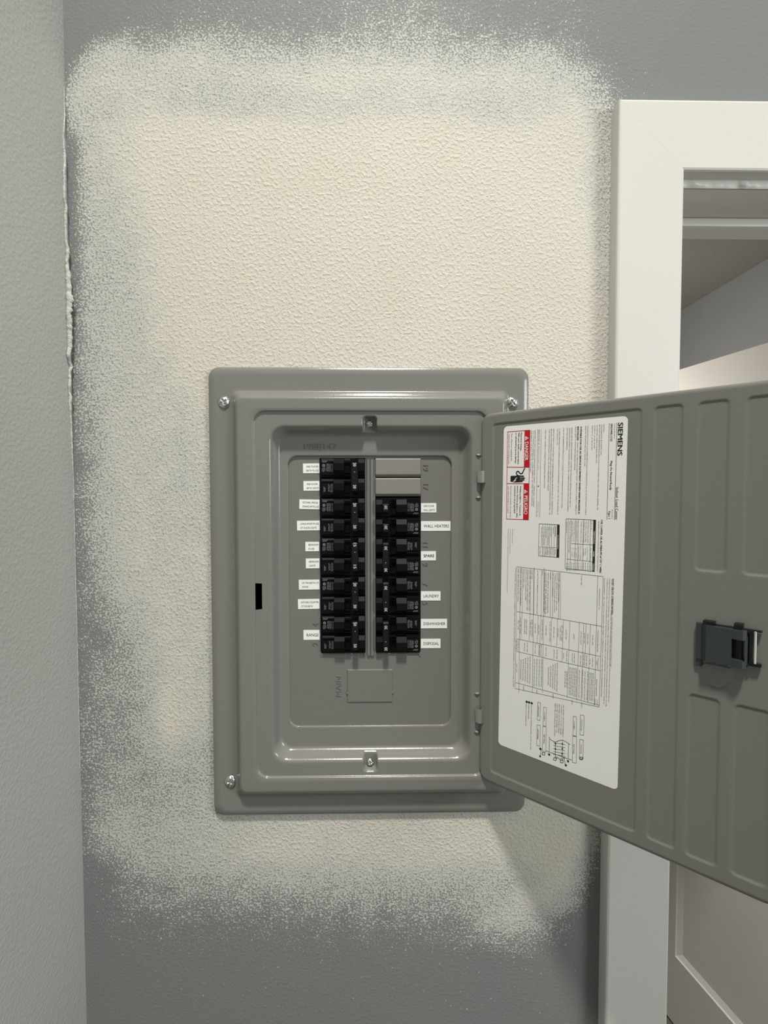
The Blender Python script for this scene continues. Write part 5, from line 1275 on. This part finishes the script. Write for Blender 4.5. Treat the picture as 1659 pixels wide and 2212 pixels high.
# ---------------------------------------------------------------- circuit breakers
PITCH = 0.02561
def pole_mesh(upper):
    """one breaker pole, origin at the lower left of its space on the dead front plane; x to the right, handle on the right"""
    mb = MB(); q = PITCH
    mb.box((0.0006, -0.0010, 0.0005), (0.0585, 0.0600, q - 0.0005), 0, 0.0004)
    # chamfered brow along the top of the pole
    mb.prism([(-0.0010, q - 0.0008), (-0.0034, q - 0.0040), (-0.0034, q - 0.0062), (-0.0010, q - 0.0062)], 0.0026, 0.0185)
    mb.prism([(-0.0010, q - 0.0008), (-0.0032, q - 0.0034), (-0.0032, q - 0.0060), (-0.0010, q - 0.0060)], 0.0322, 0.0398)
    # label pad with a raised rim
    mb.box((0.0026, -0.0040, 0.0038), (0.0186, 0, q - 0.0072), 0, 0.0005)
    for a, c in (((0.0026, -0.0046, 0.0034), (0.0186, 0, 0.0042)), ((0.0180, -0.0046, 0.0034), (0.0187, 0, q - 0.0070))): mb.box(a, c, 0, 0.0002)
    # centre block, sloped above and below
    mb.prism([(0, q - 0.0012), (-0.0040, q - 0.0018), (-0.0100, q - 0.0072), (-0.0102, 0.0092), (-0.0058, 0.0026), (0, 0.0018)], 0.0186, 0.0318)
    # throat beside the handle: two lips and a cross bar
    mb.box((0.0322, -0.0052, 0.0026), (0.0398, 0, 0.0032), 0, 0.0002); mb.box((0.0322, -0.0048, 0.0062), (0.0392, 0, 0.0067), 0, 0.0002)
    mb.box((0.0322, -0.0052, 0.0026), (0.0327, 0, q - 0.006), 0, 0.0002); mb.box((0.0382, -0.0044, 0.0064), (0.0388, 0, q - 0.0064), 0, 0.0002)
    # inner block by the rail
    mb.prism([(0, q - 0.0010), (-0.0030, q - 0.0014), (-0.0072, q - 0.0066), (-0.0074, 0.0090), (-0.0044, 0.0030), (0, 0.0024)], 0.0502, 0.0580)
    # printed rating text
    y = -0.00425; dn = Vector((0, 0, -1)); rt_ = Vector((1, 0, 0)); zt = q - 0.0082
    def col(x, s, h, L, z=zt): put_text(mb, s, (x, y, z), dn, rt_, h, 1, 0, L, res=1)
    if upper:
        for i, (s, L) in enumerate((('TYPE QP', 0.0068), ('BREAKER', 0.0056))): put_text(mb, s, (0.0034, -0.0036, q - 0.0047 - 0.0013 * i), rt_, Vector((0, 0, 1)), 0.0009, 1, 0, L, res=1)
        c = (0.0056, q - 0.0100)
        ring = [(c[0] + r_ * math.cos(t), y, c[1] + r_ * math.sin(t)) for r_ in (0.0018, 0.0013) for t in np.linspace(0, 2 * math.pi, 15)[:-1]]
        mb.add(ring, [(i, (i + 1) % 14, (i + 1) % 14 + 14, i + 14) for i in range(14)], 1)
        put_text(mb, 'UL', (c[0] - 0.0009, y, c[1] - 0.0007), rt_, Vector((0, 0, 1)), 0.0014, 1, 1, 0.0018, res=1)
        for x, s, L, z0_ in ((0.0035, '120/240V', 0.0050, -0.0055), (0.0050, 'ISSUE DN', 0.0052, -0.0055), (0.0065, 'LISTED', 0.0040, -0.0055), (0.0092, 'CIRCUIT BREAKER', 0.0098, 0), (0.0107, 'HACR TYPE 10KA', 0.0104, 0), (0.0122, 'CU-AL WIRE 60/75C', 0.0106, 0), (0.0137, 'TORQUE 25 LB-IN', 0.0102, 0), (0.0159, 'SWD 14-8 AWG', 0.0110, 0)):
            col(x, s, 0.0011, L, zt + z0_ + 0.0008)
    else:
        for x, s, L, z0_ in ((0.0052, 'COMMON TRIP', 0.0074, -0.0028), (0.0066, 'TYPE QP', 0.0050, -0.0046), (0.0112, 'MAX WIRE SIZE', 0.0094, -0.0002), (0.0127, '8 AWG CU ONLY', 0.0080, -0.0018), (0.0146, 'USE 60/75C WIRE', 0.0108, 0.0), (0.0161, 'TORQUE 20 LB-IN', 0.0102, 0.0)):
            col(x, s, 0.0011, L, zt + z0_)
    o = mb.build_raw('breaker_pole', [m_black, m_print])
    bm = bmesh.new(); bm.from_mesh(o.data)
    bmesh.ops.recalc_face_normals(bm, faces=[f for f in bm.faces if f.material_index == 0]); bm.to_mesh(o.data); bm.free()
    me = o.data; bpy.data.objects.remove(o); return me
POLE_U, POLE_L = pole_mesh(True), pole_mesh(False)
def handle_mesh(poles, amps):
    mb = MB(); q = PITCH
    z0, z1 = (0.0062, q * 2 - 0.0062) if poles == 2 else (0.0075, q - 0.0052)
    mb.prism([(0.001, z0), (-0.0124, z0 + 0.0010), (-0.0140, z0 + 0.0026), (-0.0140, z1 - 0.0026), (-0.0124, z1 - 0.0010), (0.001, z1)], 0.0424, 0.0492)
    mb.box((0.0420, -0.0146, z0 + 0.006), (0.0427, -0.010, z1 - 0.006), 0, 0.0003)
    mb.box((0.0489, -0.0146, z0 + 0.006), (0.0496, -0.010, z1 - 0.006), 0, 0.0003)
    dn = Vector((0, 0, -1)); rt_ = Vector((1, 0, 0))
    for zc in ((q * 1.5 + 0.0035, q * 0.5 + 0.0010) if poles == 2 else (q * 0.5,)):
        put_text(mb, amps, (0.0440, -0.0142, zc + 0.0024), dn, rt_, 0.0036, 1, 1, 0.0046)
    if poles == 2: put_text(mb, 'I', (0.0452, -0.0142, q * 1.5 - 0.0062), rt_, Vector((0, 0, 1)), 0.0005, 1, 0, 0.0014)
    o = mb.build_raw('handle', [m_handle, m_num])
    bm = bmesh.new(); bm.from_mesh(o.data)
    bmesh.ops.recalc_face_normals(bm, faces=[f for f in bm.faces if f.material_index == 0]); bm.to_mesh(o.data); bm.free()
    me = o.data; bpy.data.objects.remove(o); return me
HANDLES = {}
def breaker(x, z, poles, amps, flip, label, group):
    """flip: right column breakers are turned end for end"""
    e = empty('circuit_breaker', (x, DY, EYE + z), label, 'circuit breaker', group)
    if flip: e.rotation_euler = (0, math.pi, 0)
    for k in range(poles):
        p_ = link(bpy.data.objects.new('breaker_pole', (POLE_U if (k == poles - 1) else POLE_L)), e); p_.location = (0, 0, k * PITCH)
    if (poles, amps) not in HANDLES: HANDLES[(poles, amps)] = handle_mesh(poles, amps)
    link(bpy.data.objects.new('handle', HANDLES[(poles, amps)]), e)
    return e
GL, GR = 'breakers in the left column', 'breakers in the right column'
for i, (amps, what) in enumerate((('20', 'second floor bath stickers, topmost on the left'), ('20', 'kitchen fridge and living room plugs stickers'), ('15', 'bedroom plugs and bedroom lights stickers'),
                                  ('20', 'kitchen counter and hood stickers'), ('50', 'RANGE sticker, lowest on the left'))):
    breaker(LX0 + 0.0002, ZT - (2 * i + 2) * PITCH, 2, amps, False, 'black two-pole %s amp breaker beside %s' % (amps, what), GL)
xr = RX1_ - 0.0002
breaker(xr, ZT - 2 * PITCH, 1, '20', True, 'black single-pole 20 amp breaker beside second floor hall lights sticker', GR)
breaker(xr, ZT - 3 * PITCH, 1, '20', True, 'black single-pole 20 amp breaker beside WALL HEATERS sticker', GR)
for i, (amps, what) in enumerate((('30', 'SPARE sticker'), ('30', 'LAUNDRY sticker'), ('20', 'dishwasher and disposal stickers'))):
    breaker(xr, ZT - (4 + 2 * i) * PITCH, 2, amps, True, 'black two-pole %s amp breaker beside %s' % (amps, what), GR)
